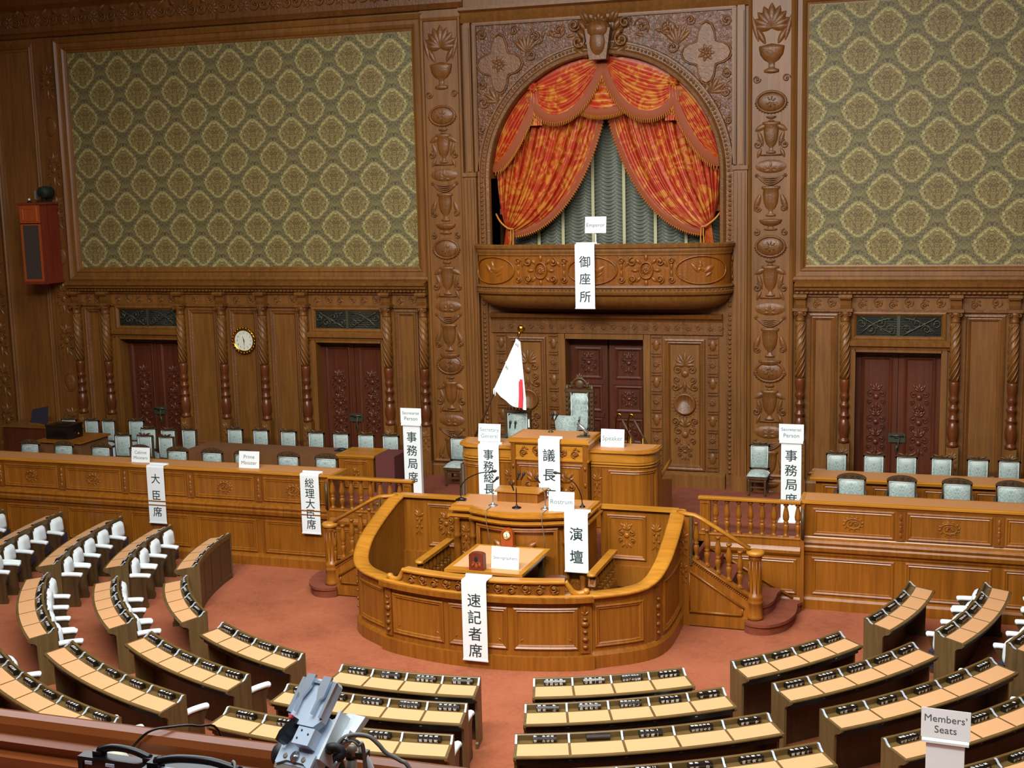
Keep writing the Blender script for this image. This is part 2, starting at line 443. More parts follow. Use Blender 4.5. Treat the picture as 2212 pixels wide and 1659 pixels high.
def letters(mb, text, cu, cv, h, n=0.0015, w=None, rot=0, bold=0.0, kanji=False):
    """flat lettering centred on (cu, cv) in local (u, v, n); h = cap or glyph height; rot in quarter turns"""
    vs, fs, bb = glyph(text, bold); mx, my = (bb[0] + bb[1]) / 2, (bb[2] + bb[3]) / 2
    k = h / (0.92 if kanji else 0.73); kx = k
    if w: kx = min(k, w / (bb[1] - bb[0])) if not kanji else k
    if kanji and not w: pass
    if w and not kanji: k = kx
    if not kanji: my = 0.36
    r = rot % 4; out = []
    for x, y, _ in vs:
        a, b = (x - mx) * kx, (y - my) * k
        for _q in range(r): a, b = -b, a
        out.append((cu + a, cv + b, n))
    return mb.add(out, fs)

# ------------------------------------------------------------------ the chamber
DZ = 1.12                                    # height of the dais
XW, YB, ZC = 15.3, -34.0, 13.6
mb = MB(); mb.box(-XW, XW, YB, 0.0, -0.2, 0.0); struct('floor', mb, 'carpet', 'mottled rust red carpet of the chamber floor')
mb = MB(); mb.box(-XW, XW, YB, 1.0, ZC, ZC + 0.2); struct('ceiling', mb, 'wall')
mb = MB(); mb.box(-XW - 0.2, -XW, YB, 1.0, 0, ZC); struct('wall_left', mb, 'wall')
mb = MB(); mb.box(XW, XW + 0.2, YB, 1.0, 0, ZC); struct('wall_right', mb, 'wall')
mb = MB(); mb.box(-XW, XW, YB - 0.2, YB, 0, ZC); struct('wall_rear', mb, 'wall')

# the rostrum wall with its door openings and the arched alcove
mb = MB()
doors = [(-11.70, -10.10), (-6.60, -5.00), (-0.84, 0.84), (5.00, 6.60), (10.10, 11.70)]
for a, b in [(-XW, -11.70), (-10.10, -6.60), (-5.00, -2.84), (2.84, 5.00), (6.60, 10.10), (11.70, XW)]: mb.box(a, b, 0, 0.5, 0, ZC)
for a, b in doors: mb.box(a, b, 0, 0.5, 3.98 if abs(a) > 2 else 4.15, ZC if abs(a) > 2 else 4.6)
mb.box(-2.84, -0.84, 0, 0.5, 0, 4.6); mb.box(0.84, 2.84, 0, 0.5, 0, 4.6)
mb.box(-2.84, 2.84, 0, 0.5, 4.6, 5.9)
AR, AZ = 2.38, 7.45
for s in (-1, 1):
    for i in range(24):
        a0, a1 = PI / 2 * i / 24, PI / 2 * (i + 1) / 24
        xa, za, xb, zb = s * AR * math.cos(a0), AZ + AR * math.sin(a0), s * AR * math.cos(a1), AZ + AR * math.sin(a1)
        mb.prism([(xa, za), (xb, zb), (xb, ZC), (xa, ZC)], 0, 0.5, 'y')
    mb.box(min(s * AR, s * 2.84), max(s * AR, s * 2.84), 0, 0.5, 5.9, ZC)
mb.box(-XW, XW, 0.5, 0.6, 0, 4.7)  # unseen backing added to keep light out of the door gaps
struct('wall_back', mb, 'wall')
mb = MB(); mb.box(-2.84, 2.84, 2.0, 2.1, 5.8, 10.2); mb.box(-2.84, -2.41, 0.5, 2.0, 5.8, 10.2); mb.box(2.41, 2.84, 0.5, 2.0, 5.8, 10.2)
mb.box(-2.84, 2.84, 0.5, 2.0, 10.1, 10.2); mb.box(-2.84, 2.84, 0.5, 2.0, 5.7, 5.9); struct('wall_alcove', mb, 'wall')
# dais
mb = MB(); mb.box(-XW, XW, -3.70, 0.5, 0, DZ); mb.box(-2.78, 2.78, -4.90, -3.70, 0, DZ)
struct('floor_dais', mb, 'carpet2', 'dull red carpet of the raised dais')

W_ = onto(0.0)
FR = [(0, 0), (0, .07), (.035, .085), (.07, .06), (.10, .075), (.13, .03), (.17, .02), (.18, 0)]     # heavy frame
FS = [(0, 0), (0, .022), (.018, .03), (.035, .018), (.05, .0)]                                       # thin bead
# wallpaper fields in their frames
tn = [0]
def trim(mb, mat, label=None):
    tn[0] += 1; return struct('trim_%d' % tn[0], mb, mat, label)
for s in (-1, 1):
    x0, x1 = (4.066, 12.60) if s > 0 else (-12.60, -4.066)
    mb = MB(); mb.box(x0 - .02, x1 + .02, -0.012, -0.002, 5.54, 10.52); struct('wall_paper_field', mb, 'paper', 'olive damask wallpaper with ogee medallions, %s of the arch' % ('right' if s > 0 else 'left'))
    mb = MB(W_); mb.frame(x0 - .32, x1 + .32, 5.32, 10.86, [(0, 0), (0, .10), (.05, .13), (.10, .10), (.12, .07), (.20, .065), (.22, .085), (.26, .06), (.29, .02), (.32, .012)])
    for i in range(int((x1 - x0) / .055)): mb.ell((x0 + .03 + .055 * i, 5.505, .045), (.018, .012, .014), 5, 2, True)
    for i in range(90):
        for xx in (x0 - .06, x1 + .06): mb.ell((xx, 5.56 + .055 * i, .045), (.012, .018, .014), 5, 2, True)
    trim(mb, 'wall', 'moulded oak frame round the wallpaper, %s side' % ('right' if s > 0 else 'left'))
    # cornice below the frame, frieze over it
    mb = MB(); xa, xb = (3.86, 12.95) if s > 0 else (-12.95, -3.86)
    mb.sweep([(xa, 0), (xb, 0)], [(0, 5.08), (.10, 5.09), (.12, 5.13), (.20, 5.17), (.21, 5.21), (.26, 5.24), (.27, 5.29), (.20, 5.31), (.12, 5.33), (0, 5.34)])
    for i in range(int((xb - xa) / .09)): mb.box(xa + .02 + .09 * i, xa + .07 + .09 * i, -.155, -.10, 5.10, 5.135)
    trim(mb, 'wall', 'oak cornice above the %s doors' % ('right' if s > 0 else 'left'))
    mb = MB(W_); xa, xb = (2.9, XW) if s > 0 else (-XW, -2.9)
    mb.f = None; mb.sweep([(xa, 0), (xb, 0)], [(0, 10.90), (.10, 10.92), (.16, 10.98), (.10, 11.02), (.06, 11.04), (.06, 11.52), (.12, 11.56), (.22, 11.62), (.30, 11.72), (.34, 11.82), (0, 11.84)])
    mb.f = onto(-.06); n = 16
    for i in range(n):
        uc = xa + (xb - xa) * (i + .5) / n
        mb.rosette(uc, 11.28, .16, 8, .05)
        for sg in (-1, 1): mb.scroll(uc + sg * .28, 11.28, .15, PI / 2, 1.2, sg, .02, .03); mb.leaf(uc + sg * .16, 11.42, PI / 2 + sg * -1.0, .22, .05, .05)
    trim(mb, 'carved', 'carved frieze under the ceiling, %s half' % ('right' if s > 0 else 'left'))
    # end pilaster beyond the frame
    mb = MB(W_); xa, xb = (12.93, 13.40) if s > 0 else (-13.40, -12.93)
    mb.box(xa, xb, DZ, 10.9, 0, .05); uc = (xa + xb) / 2
    for k in range(9):
        z = 1.9 + k * 1.0; 
        if k % 3 == 1: mb.f = onto(-.05); mb.medal(uc, z, .15, .2, .03, False)
        else: mb.f = onto(-.05); mb.cluster(uc, z, .4, .8, .014)
    trim(mb, 'carved', 'narrow carved pilaster at the far %s end' % ('right' if s > 0 else 'left'))
    mb = MB(W_); xa, xb = (13.5, 14.75) if s > 0 else (-14.75, -13.5)
    mb.frame(xa, xb, 1.4, 10.8, FR); trim(mb, 'wall', 'tall plain panel at the far %s end' % ('right' if s > 0 else 'left'))
    mb = MB(W_); xa, xb = (14.8, XW) if s > 0 else (-XW, -14.8)
    mb.box(xa, xb, DZ, 10.9, 0, .06); mb.f = onto(-.06)
    for k in range(9): mb.cluster((xa + xb) / 2, 1.9 + k, .4, .85, .014)
    trim(mb, 'carved', 'carved corner pilaster on the %s' % ('right' if s > 0 else 'left'))

# wing panelling: columns, brackets, panels, friezes
COLX = [3.97, 4.82, 6.83, 7.86, 8.90, 9.97, 11.99, 12.78]
LOWER = [(.085, 0), (.105, .02), (.105, .07), (.075, .09), (.075, .12), (.105, .22), (.11, .34), (.085, .46), (.06, .50), (.10, .53), (.10, .56), (.07, .59), (.07, .70), (.095, .73), (.095, .77), (.06, .80), (.06, .86), (.09, .90), (.09, .95), (.07, .99), (.08, 1.03), (.095, 1.16), (.095, 1.24), (.085, 1.26)]
def column(x, side, k):
    o = tag(thing('trim_%d' % (tn[0] + 1), 'turned oak column with spiral shaft, number %d from the arch on the %s wing' % (k + 1, side), None, (x, 0, DZ)), kind='structure'); tn[0] += 1
    mb = MB(); mb.box(x - .13, x + .13, -.20, 0, DZ, DZ + .30); mb.box(x - .11, x + .11, -.18, 0, DZ + .30, 2.18)
    mb.f = onto(-.18); mb.cluster(x, 1.85, .18, .5, .008); mb.build('pedestal', 'wall', o)
    mb = MB(); mb.lathe((x, -.11, 2.18), LOWER, 14); mb.build('turned_base', 'colwood', o)
    mb = MB(); mb.lathe((x, -.11, 3.44), [(.085, 0), (.085, 1.12)], 14)
    for q in range(6):
        mb.tube([(x + .082 * math.cos(q * PI / 3 + t * 2.6 * (1 if side == 'right' else -1)), -.11 + .082 * math.sin(q * PI / 3 + t * 2.6 * (1 if side == 'right' else -1)), 3.46 + 1.08 * t / 3) for t in [3 * i / 20 for i in range(21)]], .018, 4)
    mb.build('spiral_shaft', 'wall', o)
    mb = MB(); mb.lathe((x, -.11, 4.56), [(.085, 0), (.10, .02), (.085, .05), (.10, .14), (.135, .20)], 14); mb.box(x - .14, x + .14, -.25, 0, 4.76, 4.82)
    mb.f = onto(-.20)
    for sg in (-1, 1): mb.scroll(x + sg * .09, 4.72, .05, PI / 2, 1.1, sg, .012, .02)
    mb.build('capital', 'carved', o)
    mb = MB(); mb.prism([(-.0, 4.82), (-.10, 4.82), (-.13, 4.88), (-.15, 4.97), (-.22, 5.0), (-.23, 5.08), (0, 5.08)], x - .10, x + .10, 'x'); mb.box(x - .125, x + .125, -.25, 0, 5.03, 5.085)
    mb.build('bracket', 'wall', o)
for s, side in ((1, 'right'), (-1, 'left')):
    for k, xx in enumerate(COLX):
        if s > 0 and k > 5: continue
        column(s * xx, side, k)
    mb = MB(W_)                                            # panels and carved friezes between the columns
    bays = list(zip(COLX, COLX[1:]))
    for k, (a, b) in enumerate(bays):
        if s > 0 and k > 5: continue
        u0, u1 = (a + .15, b - .15) if s > 0 else (-b + .15, -a - .15)
        mb.box(u0 - .02, u1 + .02, 4.74, 4.79, 0, .05); mb.box(u0 - .02, u1 + .02, 5.03, 5.08, 0, .05)
        mb.f = onto(0.0); mb.vine(u0, u1, 4.91, .20, max(2, int((u1 - u0) / .26)), .013)
        if k not in (1, 5):
            mb.frame(u0, u1, 1.50, 4.70, [(0, 0), (0, .04), (.03, .05), (.06, .03), (.08, .035), (.12, .012), (.13, 0)])
    trim(mb, 'carved', 'panelling between the columns of the %s wing' % side)
    mb = MB(); mb.sweep([(2.9, 0), (XW, 0)] if s > 0 else [(-XW, 0), (-2.9, 0)], [(0, DZ), (.14, DZ), (.14, DZ + .22), (.10, DZ + .26), (.03, DZ + .30), (0, DZ + .30)])
    for a, b in ((5.0, 6.6), (10.1, 11.7)): pass
    o = None
    mb = MB()
    segs = [(2.9, 4.98), (6.62, 10.08), (11.72, XW)]
    for a, b in segs:
        p = [(a, 0), (b, 0)] if s > 0 else [(-b, 0), (-a, 0)]
        mb.sweep(p, [(0, DZ), (.12, DZ), (.12, DZ + .22), (.09, DZ + .26), (.03, DZ + .30), (0, DZ + .30)])
    struct('baseboard_%s' % side, mb, 'wall')

# doors in the wings
def wing_door(i, x0, x1, lab):
    o = tag(thing('door_%d' % i, lab, None, ((x0 + x1) / 2, 0.3, DZ)), kind='structure'); xc = (x0 + x1) / 2
    mb = MB(); mb.f = onto(0.0)
    for a, b in ((x0 - .10, x0 + .012), (x1 - .012, x1 + .10)): mb.box(a, b, DZ, 4.02, -.3, .05)
    mb.box(x0, x1, 3.965, 4.02, -.3, .05); mb.build('door_frame', 'wall', o)
    mb = MB(); mb.f = None; mb.sweep([(x0 - .14, 0), (x1 + .14, 0)], [(0, 4.0), (.06, 4.02), (.07, 4.06), (.13, 4.09), (.14, 4.16), (.09, 4.19), (.05, 4.21), (0, 4.21)])
    mb.build('lintel', 'wall', o)
    mb = MB(W_); mb.frame(x0 - .06, x1 + .06, 4.20, 4.74, [(0, 0), (0, .05), (.03, .065), (.06, .04), (.09, .0)]); gf = mb.build('grille_frame', 'wall', o)
    mb = MB(W_); mb.box(x0 + .02, x1 - .02, 4.26, 4.67, .001, .006); mb.build('grille_back', 'void', gf)
    mb = MB(W_)
    for k in range(9): mb.tube([(x0 + .03, 4.28 + .046 * k, .012), (x1 - .03, 4.28 + .046 * k, .012)], .006, 4)
    mb.box(xc - .03, xc + .03, 4.26, 4.67, .01, .03)
    for sg in (-1, 1):
        for k in range(4):
            mb.scroll(xc + sg * (.15 + .18 * k), 4.47 + (.06 if k % 2 else -.06), .11, PI / 2 * (1 if k % 2 else -1), 1.4, sg * (1 if k % 2 else -1), .012, .025)
        mb.tube([(xc + sg * (.08 + .62 * t), 4.30 + .34 * (t if 1 else 0), .03) for t in [i / 8 for i in range(9)]], .013, 5)
        mb.tube([(xc + sg * (.10 + .60 * t), 4.62 - .30 * t * t, .03) for t in [i / 8 for i in range(9)]], .012, 5)
        for k in range(7): mb.leaf(xc + sg * (.1 + .09 * k), 4.46 + .1 * math.sin(k * 2.1), k * 1.3, .09, .02, .03)
    mb.build('grille', 'bronze', gf)
    mb = MB(onto(0.30)); 
    for a, b in ((x0, xc - .005), (xc + .005, x1)):
        mb.box(a, b, DZ, 3.98, 0, .04); c = (a + b) / 2
        mb.f = onto(.26); mb.frame(a + .10, b - .10, DZ + .25, 3.85, [(0, 0), (0, .02), (.02, .03), (.05, .015), (.07, 0)])
        for z in (3.05, 2.55, 2.15): mb.cluster(c, z, .36, .55, .012)
        mb.tube([(c - .1, 2.80, .02), (c + .1, 2.80, .02)], .012, 5)
        mb.f = onto(.30)
    leaf = mb.build('door_leaf', 'red', o)
    mb = MB(onto(.25)); mb.box(xc - .16, xc + .16, 2.16, 2.34, 0, .03); mb.tube([(xc - .13, 2.30, .05), (xc + .13, 2.30, .05)], .02, 6)
    mb.tube([(xc - .05, 2.27, .06), (xc + .05, 2.27, .06), (xc + .02, 2.08, .06), (xc, 2.03, .06)], .012, 5); mb.leaf(xc, 2.10, -PI / 2, .16, .035, .03)
    for sg in (-1, 1): mb.leaf(xc + sg * .13, 2.22, PI / 2, .14, .04, .04)
    mb.build('padlock', 'bronze', leaf)
wing_door(1, -11.70, -10.10, 'dark red double door under a bronze grille at the far left')
wing_door(2, -6.60, -5.00, 'dark red double door between the wall clock and the arch')
wing_door(3, 5.00, 6.60, 'dark red double door on the right of the arch')

# wall clock
ck = thing('wall_clock', 'round brass wall clock with white dial above the left dais chairs', 'clock', (-8.38, -.05, 3.98))
mb = MB(); mb.lathe((-8.38, -.03, 3.98), [(.0, .03), (.27, .03), (.30, 0), (.30, -.03), (.275, -.06), (.24, -.055), (.232, -.02), (.0, -.02)], 36, axis='y')
for i in range(24):
    a = 2 * PI * i / 24; mb.ell((-8.38 + .283 * math.cos(a), -.08, 3.98 + .283 * math.sin(a)), (.028, .02, .028), 6, 3)
mb.build('bezel', 'brass', ck)
mb = MB(); mb.lathe((-8.38, -.055, 3.98), [(.0, 0), (.236, 0), (.236, .004), (0, .004)], 36, sm=False, axis='y'); dl = mb.build('dial', 'face', ck)
mb = MB(onto(-.056))
for i in range(12):
    a = PI / 2 - 2 * PI * i / 12; letters(mb, str(12 if i == 0 else i), -8.38 + .175 * math.cos(a), 3.98 + .175 * math.sin(a), .045, .001)
mb.build('numerals', 'ink', dl)
mb = MB(onto(-.06))
def hand(mb, cu, cv, ang, L, w, n):
    c, s_ = math.cos(ang), math.sin(ang); mb.add([(cu - s_ * w - c * .03, cv + c * w - s_ * .03, n), (cu + s_ * w - c * .03, cv - c * w - s_ * .03, n), (cu + c * L, cv + s_ * L, n)], [(0, 1, 2)])
hand(mb, -8.38, 3.98, -PI / 2, .16, .012, .003); mb.build('minute_hand', 'ink', dl)
mb = MB(onto(-.06)); hand(mb, -8.38, 3.98, PI / 2 + .27, .12, .014, .005); mb.build('hour_hand', 'ink', dl)

# loudspeaker cabinet on the left
sp = thing('loudspeaker', 'tall red cedar loudspeaker cabinet hung high at the far left', 'loudspeaker', (-13.38, -.05, 5.3))
mb = MB(); mb.box(-13.66, -13.12, -.73, -.06, 5.36, 7.12); mb.build('cabinet', 'cabred', sp)
mb = MB(); mb.box(-13.70, -13.08, -.78, -.06, 7.12, 7.17); mb.box(-13.70, -13.08, -.78, -.06, 5.30, 5.36); mb.build('cap_board', 'cabred', sp)
mb = MB(onto(-.73)); mb.frame(-13.66, -13.12, 5.36, 6.70, [(0, 0), (0, .02), (.05, .02), (.06, .0)]); mb.box(-13.66, -13.12, 6.68, 7.12, 0, .02); mb.frame(-13.60, -13.18, 6.74, 7.06, [(0, .02), (.01, .03), (.03, .03), (.04, .02)]); mb.build('front_frame', 'cabor', sp)
mb = MB(); mb.box(-13.61, -13.17, -.742, -.731, 5.41, 6.65); mb.build('grille_cloth', 'grille', sp)
sl = thing('stage_lamp', 'dark spotlight standing on the loudspeaker cabinet', 'lamp', (-13.2, -.4, 7.17))
mb = MB(); mb.box(-13.34, -13.08, -.52, -.30, 7.17, 7.21); mb.box(-13.23, -13.19, -.43, -.39, 7.21, 7.30); mb.build('foot', 'blackm', sl)
mb = MB(); mb.lathe((-13.18, -.34, 7.40), [(.0, -.2), (.12, -.2), (.14, -.1), (.13, .12), (.07, .18), (0, .18)], 14, axis='y'); mb.build('lamp_body', 'plant', sl)
mb = MB(); mb.box(-13.36, -13.31, -.56, -.50, 7.24, 7.44); mb.build('barn_door', 'steel', sl)
tc_ = thing('wall_sensor', 'tiny white sensor on the loudspeaker cabinet', 'sensor', (-13.5, -.6, 7.17))
mb = MB(); mb.lathe((-13.48, -.6, 7.17), [(.05, 0), (.05, .02), (.02, .03), (.02, .05)], 10); mb.build('stem', 'black', tc_)
mb = MB(); mb.ell((-13.48, -.6, 7.24), (.03, .03, .03), 8, 6); mb.build('lens', 'clip', tc_)

# ------------------------------------------------------------------ central bay
VASE = [(.10, 0), (.55, .02), (.55, .07), (.25, .10), (.22, .20), (.55, .30), (.75, .45), (.85, .70), (.80, .86), (1.0, .90), (1.0, .97), (.2, 1.0)]
URN = [(.3, 0), (.6, .03), (.6, .12), (.25, .18), (.25, .35), (.6, .45), (.9, .62), (1.0, .82), (1.0, .92), (.1, 1.0)]
for s, side in ((-1, 'left'), (1, 'right')):
    mb = MB(W_); uc = s * 3.38; u0, u1 = uc - .44, uc + .44
    mb.box(u0, u1, DZ, 10.9, 0, .10); mb.f = onto(-.10); mb.frame(u0, u1, DZ + .3, 10.75, [(0, 0), (0, .03), (.03, .05), (.06, .03), (.075, .0)])
    trim(mb, 'wall', 'tall oak pilaster on the %s of the arch' % side)
    mb = MB(onto(-.10))
    for zm in (8.765, 6.01, 3.55):
        mb.medal(uc, zm, .265, .185, .06)
        z = zm - .30; mb.vase(uc, z - .06, .10, .10, URN, .4)
        mb.leaf(uc - .08, z - .12, PI + .5, .26, .06, .03); mb.leaf(uc + .08, z - .12, -.5, .26, .06, .03)
        mb.vase(uc, z - .68, .17, .62, VASE, .34)
        for sg in (-1, 1):
            mb.scroll(uc + sg * .26, z - .50, .085, PI / 2, 1.3, sg, .015, .02); mb.leaf(uc + sg * .24, z - .25, -PI / 2 - sg * .3, .30, .05, .03)
            mb.leaf(uc + sg * .26, z - .75, PI / 2 + sg * .4, .20, .04, .03)
        mb.tube([(uc - .2, z - .70, .02), (uc + .2, z - .70, .02)], .014, 5)
        mb.palm(uc, z - .98, .20, 5, 3.6, .22, .04); mb.ell((uc, z - .92, 0), (.30, .13, .03), 18, 3, True)
        mb.swag(uc, z - 1.10, .52, .16, 4, .016); mb.rosette(uc - .27, z - 1.09, .05, 6, .03); mb.rosette(uc + .27, z - 1.09, .05, 6, .03)
        mb.vase(uc, z - 1.88, .18, .60, VASE, .34)
        for sg in (-1, 1):
            mb.leaf(uc + sg * .20, z - 1.45, -PI / 2 + sg * .35, .34, .06, .04); mb.scroll(uc + sg * .25, z - 1.72, .07, 0, 1.3, sg, .014, .02)
        mb.vase(uc, z - 2.14, .22, .22, URN, .34)
        for sg in (-1, 1): mb.scroll(uc + sg * .27, z - 2.18, .07, PI / 2, 1.2, sg, .015, .02)
    mb.palm(uc, 10.15, .45, 9, 3.0, .2, .06); mb.vase(uc, 9.3, .24, .55, URN, .34)
    for sg in (-1, 1): mb.leaf(uc + sg * .25, 9.9, PI / 2 - sg * .25, .5, .05, .03); mb.scroll(uc + sg * .28, 9.2, .08, 0, 1.3, sg, .015, .02); mb.leaf(uc + sg * .12, 9.85, PI / 2 - sg * .5, .35, .06, .04)
    trim(mb, 'carved', 'urns, swags and oval medallions carved on the %s pilaster' % side)
    # bay jamb shafts
    mb = MB(W_); uj = s * 2.80
    mb.box(uj - .07, uj + .07, 7.58, 10.6, 0, .10); mb.box(uj - .05, uj + .05, 7.6, 10.5, .10, .13)
    mb.box(uj - .13, uj + .13, DZ, 7.50, 0, .14); mb.box(uj - .15, uj + .15, 7.50, 7.58, 0, .18); mb.box(uj - .15, uj + .15, DZ, DZ + .30, 0, .18)
    for k in (-1, 0, 1): mb.box(uj + k * .075 - .016, uj + k * .075 + .016, DZ + .3, 7.45, .14, .165)
    mb.box(uj - .16 * s - .02, uj - .16 * s + .02, DZ + .3, 7.5, 0, .05)
    trim(mb, 'wall', 'slender %s jamb shaft of the arch bay' % side)
    mb = MB(W_)                                             # beaded strip
    ub = s * 2.585
    for i in range(64):
        if not (4.72 < 1.5 + .094 * i < 4.80): mb.ell((ub, 1.46 + .094 * i, .04), (.045, .038, .035), 6, 2, True)
    mb.box(ub - .075, ub + .075, DZ, 7.45, 0, .04)
    trim(mb, 'carved', 'beaded strip beside the arch bay, %s' % side)
    # spandrel carving
    mb = MB(W_)
    P = [(s * 2.62, 7.6), (s * 2.62, 10.54), (s * .02, 10.54)] + [(s * 2.66 * math.cos(PI / 2 - PI / 2 * i / 16), AZ + 2.66 * math.sin(PI / 2 - PI / 2 * i / 16)) for i in range(16)]
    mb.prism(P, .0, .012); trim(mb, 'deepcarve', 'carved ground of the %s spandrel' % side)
    mb = MB(lambda u, v, n: (u, -.012 - n, v)); cx, cz = s * 2.12, 9.75
    pts = []
    for i in range(32):
        a = 2 * PI * i / 32; r = .42 + .13 * math.cos(4 * a); pts.append((cx + r * .9 * math.cos(a), cz + r * 1.1 * math.sin(a)))
    mb.add([(p[0], p[1], .0) for p in pts] + [(cx + (p[0] - cx) * .93, cz + (p[1] - cz) * .93, .05) for p in pts], [(i, (i + 1) % 32, 32 + (i + 1) % 32, 32 + i) for i in range(32)] + [tuple(32 + i for i in range(32))])
    mb.tube([(p[0], p[1], .02) for p in pts], .018, 5, True)
    mb.f = onto(-.05); mb.rosette(cx, cz, .2, 7, .03)
    mb.f = onto(0.0)
    for (uu, vv, r, a, d) in ((1.35, 10.25, .17, 0, 1), (.85, 10.35, .16, PI, -1), (1.45, 9.9, .14, PI / 2, -1), (2.5, 9.0, .13, 0, 1), (2.3, 8.75, .12, PI, -1), (2.55, 8.45, .09, 0, 1), (2.5, 10.35, .12, PI, 1), (1.8, 10.4, .11, 0, -1), (2.52, 9.35, .1, PI / 2, 1)):
        mb.scroll(s * uu, vv, r, a, 1.3, d * s, .022, .025)
    for k in range(6): mb.leaf(s * 1.55, 9.95, PI / 2 + (k - 2.5) * .32, .42, .06, .045)
    for k in range(5): mb.leaf(s * 2.2, 9.0, (PI / 2 - s * (k - 1) * .5), .36, .06, .045)
    for k in range(7): mb.leaf(s * (2.52 - .0 * k), 8.2 + .16 * k, PI / 2 - s * .8 * (-1) ** k, .16, .03, .03); mb.leaf(s * (.7 + .13 * k), 10.2 + .06 * (k % 2), s * -.3 + .9 * (k % 3), .22, .045, .04)
    for k in range(5): mb.leaf(s * (1.2 + .22 * k), 9.72 - .2 * k, PI / 2 - s * (.9 - .3 * k) * -1, .3, .06, .045)
    trim(mb, 'carved', 'carved scrolls and quatrefoil in the %s spandrel' % side)

# frame of the bay and the arch mouldings
mb = MB(); mb.sweep([(-2.95, 0), (2.95, 0)], [(0, 10.62), (.08, 10.60), (.12, 10.66), (.06, 10.72), (.10, 10.80), (.20, 10.84), (.20, 10.90), (0, 10.92)])
mb.f = W_
for a, b, c, e in ((-2.70, 2.70, 10.54, 10.62), (-2.70, -2.62, 7.6, 10.54), (2.62, 2.70, 7.6, 10.54)): mb.box(a, b, c, e, 0, .06); mb.box(a + .02, b - .02, c + .02, e - .02, .06, .075)
trim(mb, 'wall', 'moulded frame round the arch bay')
def archmould(prof, n=56):
    vs = []; fs = []; m = len(prof); path = [(-1, 6.0)] + [None] * (n + 1) + [(1, 6.0)]
    k = 0
    for i, p in enumerate(path):
        if p: 
            for r, h in prof: vs.append((p[0] * r, p[1], h))
        else:
            a = PI - PI * k / n; k += 1
            for r, h in prof: vs.append((r * math.cos(a), AZ + r * math.sin(a), h))
    for i in range(len(path) - 1):
        for q in range(m - 1): fs.append((i * m + q, (i + 1) * m + q, (i + 1) * m + q + 1, i * m + q + 1))
    return vs, fs
mb = MB(W_); mb.add(*archmould([(2.38, -.5), (2.38, .05), (2.40, .09), (2.46, .10), (2.50, .06), (2.505, .03), (2.60, .03), (2.61, .06), (2.65, .06), (2.67, 0)]))
for i in range(98):
    a = PI * (i + .5) / 98; mb.ell((2.555 * math.cos(a), AZ + 2.555 * math.sin(a), .03), (.035, .035, .025), 5, 2, True)
trim(mb, 'carved', 'moulded arch with egg-and-dart band')
mb = MB(W_); mb.prism([(-.17, 9.72), (.17, 9.72), (.26, 10.32), (-.26, 10.32)], .0, .26)
mb.ell((0, 10.30, .16), (.26, .20, .18), 14, 8); mb.ell((0, 10.05, .20), (.19, .30, .12), 14, 8)
for sg in (-1, 1):
    for k in range(5): mb.leaf(sg * .26, 9.8 + .16 * k, PI / 2 - sg * (1.0 - .12 * k), .34, .08, .12)
    mb.scroll(sg * .44, 10.10, .15, PI / 2, 1.3, sg, .035, .08); mb.scroll(sg * .52, 10.42, .12, 0, 1.3, sg, .03, .1)
    mb.leaf(sg * .2, 10.45, PI / 2 - sg * .5, .35, .1, .16)
mb.palm(0, 10.42, .32, 5, 2.2, .25, .2)
trim(mb, 'carved', 'carved keystone cartouche over the arch')

# lower bay: cornice, carved strips, panels and door
mb = MB(); mb.sweep([(-2.44, 0), (2.44, 0)], [(0, 4.24), (.05, 4.25), (.05, 4.50), (.07, 4.54), (.13, 4.58), (.16, 4.66), (0, 4.68)]); 
mb.f = onto(-.05)
for i in range(11): mb.rosette(-2.2 + .44 * i, 4.38, .07, 7, .02); mb.scroll(-2.0 + .44 * i, 4.38, .06, 0, 1.2, 1, .01, .01)
trim(mb, 'carved', 'dark carved cornice under the balcony')
mb = MB(); mb.sweep([(-2.50, 0), (-.98, 0)], [(0, DZ), (.12, DZ), (.12, DZ + .26), (.03, DZ + .32), (0, DZ + .32)]); mb.sweep([(.98, 0), (2.50, 0)], [(0, DZ), (.12, DZ), (.12, DZ + .26), (.03, DZ + .32), (0, DZ + .32)])
struct('baseboard_centre', mb, 'wall')
for s, side in ((-1, 'left'), (1, 'right')):
    mb = MB(W_)
    for c in (1.09, 2.24):
        u = s * c; mb.box(u - .12, u + .12, 1.46, 4.22, 0, .03); mb.f = onto(-.03)
        for k in range(7):
            z = 1.72 + .385 * k
            for dz in (-.165, .165): mb.box(u - .10, u + .10, z + dz - .012, z + dz + .012, 0, .03)
            if k % 2: mb.rosette(u, z, .085, 8, .025)
            else: mb.ell((u, z, 0), (.07, .12, .03), 10, 3, True); mb.tube([(u - .09, z + .03, .01), (u + .09, z + .03, .01)], .012, 4)
        mb.f = W_
    u0, u1 = sorted((s * 1.26, s * 2.08)); mb.frame(u0, u1, 1.46, 4.16, [(0, 0), (0, .05), (.03, .06), (.06, .04), (.08, .045), (.11, .01), (.12, 0)])
    uc = (u0 + u1) / 2
    mb.lathe((uc, 2.83, .0), [(.225, 0), (.225, .04), (.195, .06), (.18, .04), (.0, .045)], 26)
    for i in range(22): a = 2 * PI * i / 22; mb.leaf(uc + .24 * math.cos(a), 2.83 + .24 * math.sin(a), a, .05, .02, .02)
    mb.cluster(uc, 3.45, .48, .75, .015); mb.palm(uc, 3.62, .28, 7, 3.0, .18, .035); mb.cluster(uc, 2.2, .46, .75, .015); mb.cluster(uc, 1.85, .3, .4, .012)
    for sg in (-1, 1): mb.scroll(uc + sg * .2, 3.18, .09, PI / 2, 1.3, sg, .016, .02); mb.scroll(uc + sg * .2, 2.48, .09, -PI / 2, 1.3, -sg, .016, .02)
    trim(mb, 'carved', 'carved panel with round boss on the %s of the middle door' % side)
